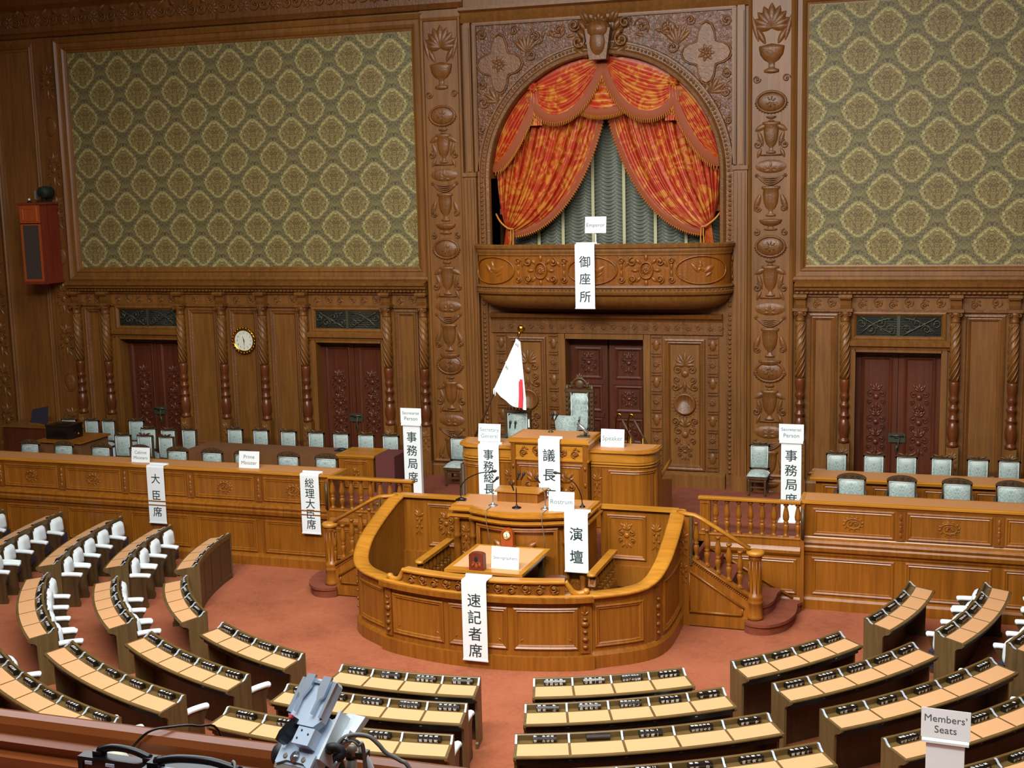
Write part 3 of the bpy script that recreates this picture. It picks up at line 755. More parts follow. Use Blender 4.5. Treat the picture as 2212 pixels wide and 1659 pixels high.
o = tag(thing('door_4', 'dark red panelled double door under the balcony', None, (0, .3, DZ)), kind='structure')
mb = MB(W_); 
for a, b in ((-.97, -.828), (.828, .97)): mb.box(a, b, DZ, 4.24, -.3, .06)
mb.box(-.84, .84, 4.135, 4.24, -.3, .06); mb.build('door_frame', 'wall', o)
for s in (-1, 1):
    mb = MB(onto(.36)); a, b = sorted((s * .02, s * .84)); mb.box(a, b, DZ, 4.14, 0, .04); mb.f = onto(.32)
    for z0, z1 in ((1.3, 1.75), (1.9, 2.42), (2.56, 3.12), (3.26, 3.92)):
        mb.frame(a + .12, b - .12, z0, z1, [(0, 0), (0, .025), (.03, .03), (.06, .01), (.07, 0)]); mb.cluster((a + b) / 2, (z0 + z1) / 2, .34, z1 - z0 - .2, .010)
    mb.box(a + .08, b - .08, 2.44, 2.54, 0, .025); mb.box(a + .08, b - .08, 3.14, 3.24, 0, .02)
    mb.build('door_leaf', 'red', o)

# ------------------------------------------------------------------ balcony
BP = smooth([(-2.62, 0), (-2.60, -.28), (-2.42, -.56), (-1.9, -.74), (-1.0, -.84), (0, -.87), (1.0, -.84), (1.9, -.74), (2.42, -.56), (2.60, -.28), (2.62, 0)], 6)
bal = thing('balcony', 'bow-fronted carved oak balcony below the curtained arch', 'balcony', (0, 0, 4.8))
mb = MB(); mb.sweep(BP, [(-.16, 6.03), (-.16, 6.10), (.05, 6.12), (.09, 6.09), (.08, 6.04), (.05, 6.02), (.05, 5.98), (.03, 5.93), (.03, 5.90), (-.02, 5.88), (-.16, 5.88)], sm=False); mb.build('hand_rail', 'wall', bal)
mb = MB(); mb.sweep(BP, [(-.10, 5.30), (-.10, 5.90), (0, 5.90), (0, 5.30)]); mb.f = curved(BP); L = mb.f.L
for u, big in ((L * .15, 1), (L * .5, 1), (L * .85, 1)):
    mb.tube([(u + .50 * math.cos(2 * PI * i / 36), 5.60 + .27 * math.sin(2 * PI * i / 36), .02) for i in range(36)], .018, 5, True)
    for k in range(7): mb.leaf(u - .1 + .05 * k, 5.56 + .03 * (k % 3), PI * .25 + k * .5, .17, .035, .025)
    mb.leaf(u - .05, 5.55, 2.3, .24, .05, .03); mb.leaf(u + .05, 5.55, .6, .24, .06, .03)
for u in (L * .325, L * .675):
    mb.tube([(u + .125 * math.cos(2 * PI * i / 20), 5.60 + .16 * math.sin(2 * PI * i / 20), .03) for i in range(20)], .02, 5, True)
    mb.rosette(u, 5.60, .10, 10, .04)
    for q in range(8):
        a = 2 * PI * q / 8; mb.leaf(u + .15 * math.cos(a), 5.6 + .18 * math.sin(a), a, .15, .045, .045)
    for sg in (-1, 1):
        for sv in (-1, 1): mb.scroll(u + sg * .27, 5.60 + sv * .17, .085, sv * PI / 2, 1.3, -sg * sv, .022, .03); mb.leaf(u + sg * .33, 5.6 + sv * .2, -sv * PI / 2 + sg * .6, .16, .04, .035)
for u in (.08, L - .08, L * .245, L * .405, L * .595, L * .755):
    for sv in (-1, 1): mb.scroll(u, 5.6 + sv * .18, .07, 0, 1.3, sv, .018, .025); mb.leaf(u, 5.6, sv * PI / 2, .16, .035, .03)
mb.build('carved_front', 'goldc', bal)
mb = MB(); mb.sweep(BP, [(-.1, 5.30), (.05, 5.30), (.07, 5.26), (.03, 5.23), (.03, 5.20), (.06, 5.17), (.04, 5.12), (-.05, 5.06), (-.1, 5.06)]); mb.f = curved(BP)
for i in range(74): mb.ell((L * (i + .5) / 74, 5.215, .035), (.024, .018, .02), 5, 2, True)
mb.build('base_moulding', 'wall', bal)
mb = MB(); vs = []; fs = []; NB = len(BP)
lv = [(1.0, 5.08), (.97, 5.0), (.90, 4.92), (.78, 4.85), (.60, 4.80), (.0, 4.79)]
for k, z in lv:
    for p in BP: vs.append((p[0] * (.55 + .45 * k), p[1] * k, z))
for j in range(len(lv) - 1):
    for i in range(NB - 1): fs.append((j * NB + i, (j + 1) * NB + i, (j + 1) * NB + i + 1, j * NB + i + 1))
mb.add(vs, fs, True); mb.build('bowl', 'wall', bal)
mb = MB(); mb.prism([(p[0] * .96, p[1] * .9) for p in BP], 5.32, 5.36); mb.build('deck', 'wall', bal)

# ------------------------------------------------------------------ curtains in the alcove
def bez(P, t): a = 1 - t; return tuple(a ** 3 * P[0][i] + 3 * a * a * t * P[1][i] + 3 * a * t * t * P[2][i] + t ** 3 * P[3][i] for i in range(len(P[0])))
def drape(sg, label):
    o = thing('curtain', label, 'curtain', (sg * 2.05, .3, 6.1))
    I = [(-.04, 9.0), (-.30, 7.55), (-1.05, 6.35), (-2.02, 6.30)]; O = [(-2.40, 8.6), (-2.38, 7.7), (-2.34, 7.0), (-2.20, 6.52)]
    MID = [(-1.3, 9.0), (-1.5, 7.6), (-1.95, 6.8), (-2.12, 6.42)]
    def pt(u, t):
        k = u; P = []
        for i in range(4):
            a = [(1 - k) * (1 - k) * O[i][j] + 2 * k * (1 - k) * (2 * MID[i][j] - .5 * (O[i][j] + I[i][j])) + k * k * I[i][j] for j in range(2)]; P.append(a)
        x, z = bez(P, t); amp = .11 * (1 - .5 * t) * (0.3 + .7 * min(1, 6 * (1 - abs(2 * u - 1))))
        return (-sg * x, .30 + amp * (.6 - 1.6 * abs(math.sin(PI * (14 * u + .35 * math.sin(5 * u)))) ** .6) + .03 * math.sin(2 * PI * 23 * u) + .10 * (1 - t) * u, z)
    nu, nt = 132, 26; vs = [pt(i / nu, j / nt) for j in range(nt + 1) for i in range(nu + 1)]
    fs = [(j * (nu + 1) + i, j * (nu + 1) + i + 1, (j + 1) * (nu + 1) + i + 1, (j + 1) * (nu + 1) + i) for j in range(nt) for i in range(nu)]
    mb = MB(); mb.add(vs, fs, True); mb.build('drape', 'curtain', o)
    mb = MB(); vs = []                                       # fringe on the leading edge
    for j in range(49):
        t = j / 48; p = Vector(pt(1, t)); q = Vector(pt(1, min(1, t + .02))) - Vector(pt(1, max(0, t - .02))); n = Vector((q.z, 0, -q.x)).normalized()
        if n.x * sg > 0: n = -n
        vs += [tuple(p + Vector((0, -.03, 0)) - n * .06), tuple(p + Vector((0, -.045, 0)) + n * .045), tuple(p + Vector((0, -.02, 0)) + n * .085)]
    mb.add(vs, [(3 * j + k, 3 * j + 3 + k, 3 * j + 4 + k, 3 * j + 1 + k) for j in range(48) for k in range(2)], True); mb.build('edge_band', 'fringe', o)
    mb = MB()
    for j in range(64):
        t = .03 + .96 * j / 64; p = Vector(pt(1, t)); q = Vector(pt(1, min(1, t + .02))) - Vector(pt(1, t - .02)); n = Vector((q.z, 0, -q.x)).normalized()
        if n.x * sg > 0: n = -n
        mb.tube([p + Vector((0, -.035, 0)) + n * .05, p + Vector((0, -.02, -.012)) + n * .105], .009, 4)
    tg = mb.build('tassel_fringe', 'tassel', o)
    mb = MB(); vs = []; nu, nt = 30, 10                      # tail below the tie
    for j in range(nt + 1):
        t = j / nt
        for i in range(nu + 1):
            u = i / nu; wd = .10 + .16 * t; vs.append((sg * (2.11 + (u - .5) * wd), .27 + .035 * math.sin(2 * PI * 5 * u) * (0.4 + t), 6.46 - .58 * t))
    mb.add(vs, [(j * (nu + 1) + i, j * (nu + 1) + i + 1, (j + 1) * (nu + 1) + i + 1, (j + 1) * (nu + 1) + i) for j in range(nt) for i in range(nu)], True); mb.build('tail', 'curtain', o)
    mb = MB(); mb.tube(smooth([(sg * 2.38, .25, 6.72), (sg * 2.25, .16, 6.55), (sg * 2.08, .12, 6.42), (sg * 1.98, .16, 6.40)], 5), .02, 6)
    mb.tube([(sg * 1.98, .16, 6.42), (sg * 1.97, .14, 6.2), (sg * 1.98, .14, 5.98)], [.012, .012, .04], 6); mb.tube([(sg * 2.02, .15, 6.42), (sg * 2.03, .13, 6.2), (sg * 2.05, .13, 6.0)], [.012, .012, .035], 6)
    mb.build('tie_back', 'tassel', o)
drape(-1, 'left red and gold curtain tied back with a tasselled cord')
drape(1, 'right red and gold curtain tied back with a tasselled cord')
def swag(label, A, Bp, top, sag, y, fr, folds=5, fall=None):
    """a draped valance piece between A and B; top(s) gives the upper edge, sag the depth of the lower edge"""
    o = thing('curtain_swag', label, 'curtain valance', ((A[0] + Bp[0]) / 2, y, min(A[1], Bp[1])), 'valance swags in the arch')
    nu, nt = 40, 40
    def low(u): 
        x = A[0] + (Bp[0] - A[0]) * u; z = A[1] + (Bp[1] - A[1]) * u; return (x, z - sag * (4 * u * (1 - u)) ** .75)
    def pt(u, t):
        a = top(u); b = low(u); x, z = a[0] + (b[0] - a[0]) * t, a[1] + (b[1] - a[1]) * t; e = math.sin(PI * u) ** .7
        return (x, y - .12 * e * t + .035 * e * math.sin(2 * PI * folds * t ** 1.15) * min(1, 3 * t), z)
    vs = [pt(i / nu, j / nt) for j in range(nt + 1) for i in range(nu + 1)]
    fs = [(j * (nu + 1) + i, j * (nu + 1) + i + 1, (j + 1) * (nu + 1) + i + 1, (j + 1) * (nu + 1) + i) for j in range(nt) for i in range(nu)]
    mb = MB(); mb.add(vs, fs, True); mb.build('swag_cloth', 'curtain', o)
    mb = MB(); vs = []; n = 40
    for i in range(n + 1):
        p = pt(i / n, 1); a = pt(max(0, i / n - .02), 1); b = pt(min(1, i / n + .02), 1); d = Vector((b[0] - a[0], 0, b[2] - a[2])).normalized(); nn = Vector((d.z, 0, -d.x))
        if nn.z > 0 and abs(d.x) > .2: nn = -nn
        vs += [(p[0] - nn.x * .02, p[1] - .02, p[2] - nn.z * .02), (p[0] + nn.x * fr * .5, p[1] - .04, p[2] + nn.z * fr * .5), (p[0] + nn.x * fr, p[1] - .015, p[2] + nn.z * fr)]
    mb.add(vs, [(3 * i + k, 3 * i + 3 + k, 3 * i + 4 + k, 3 * i + 1 + k) for i in range(n) for k in range(2)], True); mb.build('edge_band', 'fringe', o)
    mb = MB(); m = int(26 * abs(Bp[0] - A[0]) + 12)
    for i in range(m):
        u = (i + .5) / m; p = vs[3 * int(u * n) + 2]; q = vs[min(3 * n + 2, 3 * int(u * n) + 5)]; f = u * n - int(u * n)
        c = Vector(p).lerp(Vector(q), f); mb.tube([c + Vector((0, -.005, .01)), c + Vector((0, -.01, -.07))], .010, 4)
    mb.build('tassel_fringe', 'tassel', o)
def arc_top(a0, a1, r=2.37): return lambda u: (r * math.cos(a0 + (a1 - a0) * u), AZ + r * math.sin(a0 + (a1 - a0) * u))
AL, AM = math.radians(127), math.radians(90.5)
swag('small middle swag at the crown of the arch between two larger swags', (-.62, 9.02), (.62, 9.02), lambda u: (-.35 + .7 * u, 9.62 - .2 * abs(2 * u - 1)), .26, .16, .13, 3)
for sg, nm in ((-1, 'left'), (1, 'right')):
    f = (lambda g: lambda u: (-sg * g(u)[0], g(u)[1]))
    swag('upper %s swag of red and gold cloth hanging from the crown of the arch' % nm, (sg * 1.46, 9.12) , (sg * .06, 9.72), f(arc_top(AL, AM)), .70, .12, .15, 6)
    swag('lower %s swag of red and gold cloth following the side of the arch' % nm, (sg * 2.36, 7.74), (sg * 1.42, 9.20), f(arc_top(math.radians(172), AL)), .30, .14, .15, 5)
    o = thing('curtain_rosette', 'gathered cloth rosette where the %s swags meet' % nm, 'rosette', (sg * 1.45, .05, 9.25), 'curtain rosettes')
    mb = MB(onto(.06)); mb.rosette(sg * 1.45, 9.27, .13, 9, .06); mb.build('rosette_cloth', 'curtain', o)
    mb = MB(); vs = []
    for j in range(9):
        for i in range(13): u = i / 12; t = j / 8; vs.append((sg * (1.42 + (u - .5) * (.14 + .16 * t)), .08 + .025 * math.sin(2 * PI * 3 * u), 9.22 - .72 * t))
    mb.add(vs, [(j * 13 + i, j * 13 + i + 1, j * 13 + 14 + i, j * 13 + 13 + i) for j in range(8) for i in range(12)], True); mb.build('jabot', 'curtain', o)
    # side tail hanging behind the drape edge
    o = thing('curtain_tail', 'short outer curtain fall behind the %s tie-back' % nm, 'curtain', (sg * 2.30, .42, 6.8))
    mb = MB(); vs = []
    for j in range(13):
        for i in range(17): u = i / 16; t = j / 12; vs.append((sg * (2.34 - .26 * u), .46 + .03 * math.sin(2 * PI * 3 * u), 7.75 - .95 * t))
    mb.add(vs, [(j * 17 + i, j * 17 + i + 1, j * 17 + 18 + i, j * 17 + 17 + i) for j in range(12) for i in range(16)], True); mb.build('fall', 'curtain', o)
    mb = MB(); mb.box(min(sg * 2.34, sg * 2.08), max(sg * 2.34, sg * 2.08), .40, .42, 6.70, 6.82); mb.build('edge_band', 'fringe', o)
# ruched blind behind
bl = thing('ruched_blind', 'grey-green ruched silk blind with cream tapes behind the curtains', 'blind', (0, .9, 5.9))
tx = [-2.36, -1.61, -1.075, -.415, .25, .91, 1.55, 2.3]
for k in range(len(tx) - 1):
    a, b = tx[k], tx[k + 1]; nu, nt = 18, 300; vs = []
    for j in range(nt + 1):
        z = 5.90 + 3.5 * j / nt
        for i in range(nu + 1):
            u = i / nu; sagp = (2 * u - 1) ** 2; ph = (z - .34 * sagp) / .072 + .5 * math.sin(k * 2.3 + z * 3)
            vs.append((a + (b - a) * u, (.90 - .06 * abs(math.sin(PI * ph))) - .09 * (1 - sagp), z - 0.0))
    mb = MB(); mb.add(vs, [(j * (nu + 1) + i, j * (nu + 1) + i + 1, (j + 1) * (nu + 1) + i + 1, (j + 1) * (nu + 1) + i) for j in range(nt) for i in range(nu)], True); mb.build('ruched_panel', 'blind', bl)
for x in tx[1:-1]:
    mb = MB(); mb.box(x - .032, x + .032, .79, .80, 5.90, 9.3); mb.build('tape', 'tape', bl)

# ------------------------------------------------------------------ front counters of the dais
YF = -3.76
PF = [(0, 0), (0, .015), (.02, .03), (.045, .012), (.06, .02), (.08, -.005), (.085, 0)]
def counter(side, s):
    xa, xb = (4.44, 13.5) if s > 0 else (-14.2, -4.44)
    o = thing('dais_counter', 'long honey oak ministers counter with carved crests on the %s of the dais' % side, 'counter', ((xa + xb) / 2, YF, 0))
    mb = MB(); mb.sweep([(xa, YF), (xb, YF)], [(-.05, 0), (.10, 0), (.10, .17), (.07, .21), (.02, .23), (.02, .93), (.04, .95), (.05, 1.0), (.10, 1.03), (.115, 1.10), (.095, 1.13), (.12, 1.18), (.085, 1.22), (.03, 1.25), (.02, 1.27), (.02, 1.82), (-.05, 1.82)])
    mb.build('front', 'gold', o)
    mb = MB(); mb.sweep([(xa - (.06 if s > 0 else 0), YF), (xb + (.06 if s < 0 else 0), YF)], [(-.56, 1.84), (-.56, 1.896), (.05, 1.896), (.085, 1.88), (.085, 1.85), (.05, 1.835), (.03, 1.80), (-.56, 1.80)]); mb.build('counter_top', 'goldx', o)
    mb = MB(); mb.box(xa + .02, xb - .02, YF + .0, YF + .50, 1.8955, 1.8985); mb.build('leather_inlay', 'blot2', o)
    mb = MB(); xe = xa if s > 0 else xb; mb.box(min(xe, xe + s * .05), max(xe, xe + s * .05), YF, YF + .5, DZ, 1.82); mb.build('end_panel', 'gold', o)
    for k in range(6):
        u0 = s * (4.60 + 1.537 * k); u1 = s * (5.94 + 1.537 * k); u0, u1 = sorted((u0, u1))
        mb = MB(onto(YF - .02)); mb.frame(u0, u1, 1.29, 1.77, PF)
        c = (u0 + u1) / 2
        mb.tube([(c + .13 * math.cos(2 * PI * i / 20), 1.53 + .085 * math.sin(2 * PI * i / 20), .008) for i in range(20)], .011, 5, True)
        for q in range(12): a = 2 * PI * q / 12; mb.leaf(c + .13 * math.cos(a), 1.53 + .085 * math.sin(a), a + .7, .06, .016, .018)
        mb.scroll(c - .04, 1.53, .05, 0, 1.2, 1, .01, .01); mb.scroll(c + .04, 1.53, .05, PI, 1.2, -1, .01, .01)
        mb.build('upper_panel', 'gold', o)
        mb = MB(onto(YF - .02)); mb.frame(u0 - .01, u1 + .01, .25, .91, PF); mb.build('lower_panel', 'gold', o)
        up = s * (6.04 + 1.537 * k); mb = MB(onto(YF - .02)); mb.box(up - .075, up + .075, 1.28, 1.79, 0, .025); mb.f = onto(YF - .045)
        for zz in (1.42, 1.62): mb.leaf(up, zz, PI / 2, .12, .035, .02); mb.leaf(up, zz, -PI / 2, .10, .03, .02)
        mb.ell((up, 1.52, 0), (.03, .03, .02), 8, 3, True); mb.build('carved_stile', 'goldc', o)
    return o
counter('left', -1); counter('right', 1)

# balustrades on the edge of the dais beside the stairs
BAL = [(.045, 0), (.045, .03), (.03, .045), (.03, .07), (.042, .12), (.052, .17), (.045, .205), (.03, .22), (.043, .232), (.043, .25), (.03, .262), (.048, .29), (.056, .34), (.045, .42), (.028, .49), (.026, .52), (.045, .53), (.045, .56)]
BZ = [(r * .98, z * 1.0) for r, z in BAL]
def baluster(name, x, y, z, par, h=.56):
    mb = MB(); k = h / .56; mb.lathe((x, y, z), [(r, zz * k) for r, zz in BAL], 12); mb.box(x - .048, x + .048, y - .048, y + .048, z - .0, z + .02); return mb.build(name, 'gold', par)
for s, side in ((-1, 'left'), (1, 'right')):
    o = thing('balustrade', 'honey oak balustrade with turned balusters at the head of the %s stairs' % side, 'balustrade', (s * 3.55, -3.92, DZ))
    p = [(2.68, -3.92), (4.42, -3.92)] if s > 0 else [(-4.42, -3.92), (-2.68, -3.92)]
    mb = MB(); mb.sweep(p, [(-.08, 1.845), (-.09, 1.87), (-.08, 1.90), (.06, 1.91), (.09, 1.895), (.085, 1.865), (.05, 1.845)]); mb.build('hand_rail', 'goldx', o)
    mb = MB(); mb.sweep(p, [(-.07, DZ), (.06, DZ), (.06, DZ + .10), (.075, DZ + .13), (.05, DZ + .15), (-.07, DZ + .15)]); mb.build('base_rail', 'gold', o)
    mb = MB(); a, b = sorted((s * 2.71, s * 2.88)); mb.box(a, b, -3.98, -3.86, DZ + .15, 1.845); mb.f = onto(-3.98); mb.frame(a + .02, b - .02, 1.32, 1.80, [(0, 0), (0, .015), (.02, .0)]); mb.build('end_post', 'gold', o)
    for k in range(8): baluster('baluster', s * (2.97 + .2 * k), -3.92, 1.27, o, .575)
    # panelled wall of the dais below
    mb = MB(); mb.sweep(p, [(-.05, 0), (.07, 0), (.07, .16), (.04, .2), (.03, .22), (.03, .93), (.06, .96), (.09, 1.0), (.095, 1.05), (.07, 1.09), (.05, DZ), (-.05, DZ)]); mb.f = onto(-3.95)
    a, b = sorted((s * 3.0, s * 4.36)); mb.frame(a, b, .28, .9, PF)
    mb.f = None
    q = [(s * 2.9, -3.98, 1.00), (s * 4.3, -3.98, .22)]; mb.tube(q, .025, 6)
    struct('wall_dais_%s' % side, mb, 'gold')
    mb = MB(); a, b = sorted((s * 4.42, s * 4.48)); mb.box(a, b, -3.98, -3.70, 0, 1.84); trim(mb, 'gold', 'corner post where the %s counter meets the stairs' % side)
    mb = MB(); mb.lathe((s * 4.46, -4.0, 1.27), [(.03, 0), (.03, .52)], 8); trim(mb, 'dark', 'dark upright strip on the %s corner post' % side)

    # stairs
    o = thing('staircase', 'carpeted steps with turned balusters and newel on the %s of the rostrum' % side, 'staircase', (s * 3.5, -4.5, 0))
    # bottom two steps are rounded, the others run between the stringer and the dais wall
    def rounded(z0, z1, pts): 
        mb = MB(); P = smooth(pts, 5); P = [(s * x, y) for x, y in P]; mb.prism(P, z0, z1 - .05); mb.prism([(s * 3.6 + (x - s * 3.6) * 1.035, -4.55 + (y + 4.55) * 1.03) for x, y in P], z1 - .05, z1); mb.build('step', 'carpet2', o)
    rounded(0, .187, [(2.7, -3.99), (4.30, -3.99), (4.38, -4.25), (4.40, -4.7), (4.30, -5.1), (4.08, -5.36), (3.85, -5.40), (3.68, -5.30), (3.64, -5.12), (2.7, -5.10)])
    rounded(.187, .374, [(2.7, -3.99), (3.98, -3.99), (4.06, -4.3), (4.05, -4.7), (3.95, -4.95), (3.75, -5.06), (2.7, -5.06)])
    for k, xo in ((2, 3.72), (3, 3.42), (4, 3.12), (5, 2.84)):
        mb = MB(); mb.box(min(s * 2.62, s * xo), max(s * 2.62, s * xo), -5.08, -3.99, .187 * k, .187 * (k + 1) - .002); mb.build('step', 'carpet2', o)
    mb = MB(); a, b = sorted((s * 2.56, s * 2.76)); mb.box(a, b, -5.222, -4.86, 0, 1.84); mb.f = onto(-5.222); mb.cluster((a + b) / 2, 1.4, .14, .5, .009); mb.cluster((a + b) / 2, .9, .14, .4, .008); mb.build('corner_post', 'gold', o)
    mb = MB(); mb.box(s * 2.79 - .018, s * 2.79 + .018, -5.24, -5.205, 1.05, 1.86); mb.build('metal_strip', 'olive', o)
    sl_ = lambda x: 1.21 + (x - 2.75) * (.60 - 1.21) / (3.74 - 2.75)
    mb = MB(); mb.prism([(s * 2.62, 0), (s * 3.74, 0), (s * 3.74, sl_(3.74)), (s * 2.75, 1.21), (s * 2.62, 1.21)], -5.20, -5.09, 'y')
    mb.prism([(s * 2.75, 0.02), (s * 3.72, 0.02), (s * 3.72, .2), (s * 2.75, .2)], -5.23, -5.2, 'y')
    mb.build('stringer', 'gold', o)
    mb = MB(); mb.tube([(s * 2.76, -5.215, 1.17), (s * 3.72, -5.215, sl_(3.72) - .04)], .022, 6); mb.tube([(s * 2.76, -5.215, .94), (s * 3.66, -5.215, .37)], .02, 6); mb.tube([(s * 2.76, -5.215, .25), (s * 3.62, -5.215, .25)], .022, 6); mb.tube([(s * 2.76, -5.21, .92), (s * 2.76, -5.21, .25)], .015, 6); mb.tube([(s * 3.63, -5.21, .36), (s * 3.63, -5.21, .25)], .015, 6)
    for i in range(30):
        t = i / 29; mb.ell((s * (2.78 + .92 * t), -5.215, 1.12 + (sl_(3.70) - .09 - 1.12) * t), (.014, .014, .014), 5, 3)
    mb.build('stringer_moulding', 'gold', o)
    for k in range(6):
        x = 2.86 + .18 * k; zb = sl_(x); zt = (1.82 - (x - 2.95) * .57 if x > 2.95 else 1.85) - .04; baluster('baluster', s * x, -5.14, zb, o, min(.62, zt - zb))
    R_ = [(s * 2.55, -5.0, 1.885), (s * 2.62, -5.08, 1.885), (s * 2.74, -5.14, 1.885), (s * 2.83, -5.14, 1.875), (s * 2.95, -5.14, 1.82), (s * 3.74, -5.14, 1.37)]
    mb = MB(); mb.tube(R_, .062, 8, sq=(.55, 1.0)); mb.build('hand_rail', 'goldx', o)
    mb = MB(); mb.lathe((s * 3.83, -5.14, .187), [(.13, 0), (.13, .05), (.115, .07), (.115, .26), (.13, .28), (.13, .31), (.115, .33), (.125, .36), (.125, .40), (.10, .42), (.10, 1.02), (.11, 1.03), (.11, 1.06), (.095, 1.07)], 18)
    for i in range(10): a = 2 * PI * i / 10; mb.tube([(s * 3.83 + .1 * math.cos(a), -5.14 + .1 * math.sin(a), .64), (s * 3.83 + .1 * math.cos(a), -5.14 + .1 * math.sin(a), 1.18)], .008, 4)
    mb.build('newel_post', 'gold', o)
    mb = MB(); mb.lathe((s * 3.83, -5.14, 1.25), [(.10, 0), (.14, .02), (.15, .05), (.145, .08), (.10, .10), (0, .105)], 18); mb.build('newel_cap', 'goldx', o)

# ------------------------------------------------------------------ rounded enclosure in front of the rostrum
HP = [(2.58, -4.93), (2.61, -5.5), (2.62, -6.0), (2.60, -6.4), (2.50, -6.78), (2.28, -7.06), (1.98, -7.28), (1.62, -7.50), (1.2, -7.65), (.6, -7.78), (0, -7.82)]
EP = [(-x, y) for x, y in HP] + [(x, y) for x, y in HP[::-1][1:]]
EP = smooth(EP, 4)
def rail_h(y):
    T = [(-4.9, 1.89), (-5.2, 1.83), (-5.6, 1.70), (-6.0, 1.56), (-6.4, 1.40), (-6.7, 1.26), (-6.95, 1.165), (-7.2, 1.135), (-8, 1.13)]
    for (a, za), (b, zb) in zip(T, T[1:]):
        if y >= b: return za + (zb - za) * (min(a, y) - a) / (b - a)
    return 1.13
en = thing('rostrum_enclosure', 'rounded honey oak enclosure round the stenographers table', 'enclosure', (0, -6.5, 0))
mb = MB(); vs = []; fs = []; N = len(EP); cf = curved(EP); LE = cf.L
LL = [0.0]
for a, b in zip(EP, EP[1:]): LL.append(LL[-1] + math.hypot(b[0] - a[0], b[1] - a[1]))
for i, p in enumerate(EP):
    h = rail_h(p[1]) - .05
    for n_, z in ((.06, 0), (.06, .20), (.03, .24), (0, .26), (0, h - .06), (.02, h - .03), (.02, h), (-.14, h), (-.14, .0)): vs.append(cf(LL[i], z, n_))
for i in range(N - 1):
    for q in range(8): fs.append((i * 9 + q, (i + 1) * 9 + q, (i + 1) * 9 + q + 1, i * 9 + q + 1))
mb.add(vs, fs); mb.build('wall', 'gold', en)
mb = MB(); vs = []; fs = []                                # capping rail that sweeps down from the dais to the front
RP = [(-.17, -.03), (-.18, .0), (-.15, .028), (.02, .03), (.07, .02), (.085, -.005), (.07, -.03), (.04, -.05), (-.14, -.05)]
for i, p in enumerate(EP):
    h = rail_h(p[1])
    for o_, z in RP: vs.append(cf(LL[i], h + z, o_))
m = len(RP)
for i in range(N - 1):
    for q in range(m): fs.append((i * m + q, (i + 1) * m + q, (i + 1) * m + (q + 1) % m, i * m + (q + 1) % m))
mb.add(vs, fs, True); mb.build('capping_rail', 'goldx', en)
def s_at(x):                                               # arc length where the front passes x
    i = min(range(len(EP)), key=lambda j: abs(EP[j][0] - x) + (0 if EP[j][1] < -7.0 else 9)); return LL[i] + (x - EP[i][0])
PE = [(0, 0), (0, .02), (.02, .035), (.045, .015), (.055, .022), (.075, .0)]
for u0, u1, z0, z1 in [(-1.50, -.56, .32, .98), (-.47, .47, .32, .98), (.56, 1.50, .32, .98)]:
    a, b = s_at(u0), s_at(u1); mb = MB(lambda u, v, n: cf(u, v, n + .052)); mb.frame(a, b, z0, z1, PE, 8)
    for sx, ux in ((1, a + .1), (-1, b - .1)): mb.leaf(ux, z0 + .12, PI / 4 if sx > 0 else 3 * PI / 4, .06, .015, .01)
    mb.build('panel', 'gold', en)
mb = MB(cf); a, b = s_at(-1.68), s_at(1.68)                # projecting middle section
mb.box(a, b, .0, 1.08, 0, .05, 16); mb.box(a - .02, b + .02, .0, .22, 0, .12, 16); mb.box(a - .02, b + .02, 1.07, 1.15, 0, .14, 16); mb.build('projecting_front', 'gold', en)
for u in (-1.59, 1.59):
    a = s_at(u); mb = MB(lambda u_, v, n: cf(u_, v, n + .05)); mb.box(a - .07, a + .07, .26, 1.06, 0, .02, 2); mb.f = lambda u_, v, n: cf(u_, v, n + .07)
    for zz, r in ((.80, .028), (.72, .05), (.60, .03), (.48, .04), (.36, .035)): mb.ell((a, zz, .01), (r * 1.3, r, .035), 8, 4); 
    mb.leaf(a, .9, PI / 2, .12, .03, .02); mb.leaf(a, .86, PI / 4, .08, .02, .02); mb.leaf(a, .86, 3 * PI / 4, .08, .02, .02)
    mb.build('carved_stile', 'goldc', en)
for sgn in (-1, 1):
    a0, a1 = sorted((s_at(sgn * 1.74), s_at(sgn * 2.42))); mb = MB(cf); mb.frame(a0, a1, .32, .98, PE, 8); mb.build('panel', 'gold', en)
    i = min(range(len(EP)), key=lambda j: abs(EP[j][1] + 6.72) + (0 if EP[j][0] * sgn > 0 else 9)); a = LL[i]; mb = MB(cf); mb.box(a - .07, a + .07, .26, 1.10, 0, .02, 2)
    for zz, r in ((.92, .03), (.80, .045), (.66, .03), (.52, .04), (.38, .03)): mb.ell((a, zz, .03), (r * 1.3, r, .03), 8, 4)
    mb.build('carved_stile', 'goldc', en)
    i1 = min(range(len(EP)), key=lambda j: abs(EP[j][1] + 6.5) + (0 if EP[j][0] * sgn > 0 else 9)); i0 = min(range(len(EP)), key=lambda j: abs(EP[j][1] + 5.2) + (0 if EP[j][0] * sgn > 0 else 9))
    a0, a1 = sorted((LL[i0], LL[i1])); mb = MB(cf); mb.frame(a0, a1, .32, 1.15, PE, 8); mb.build('panel', 'gold', en)
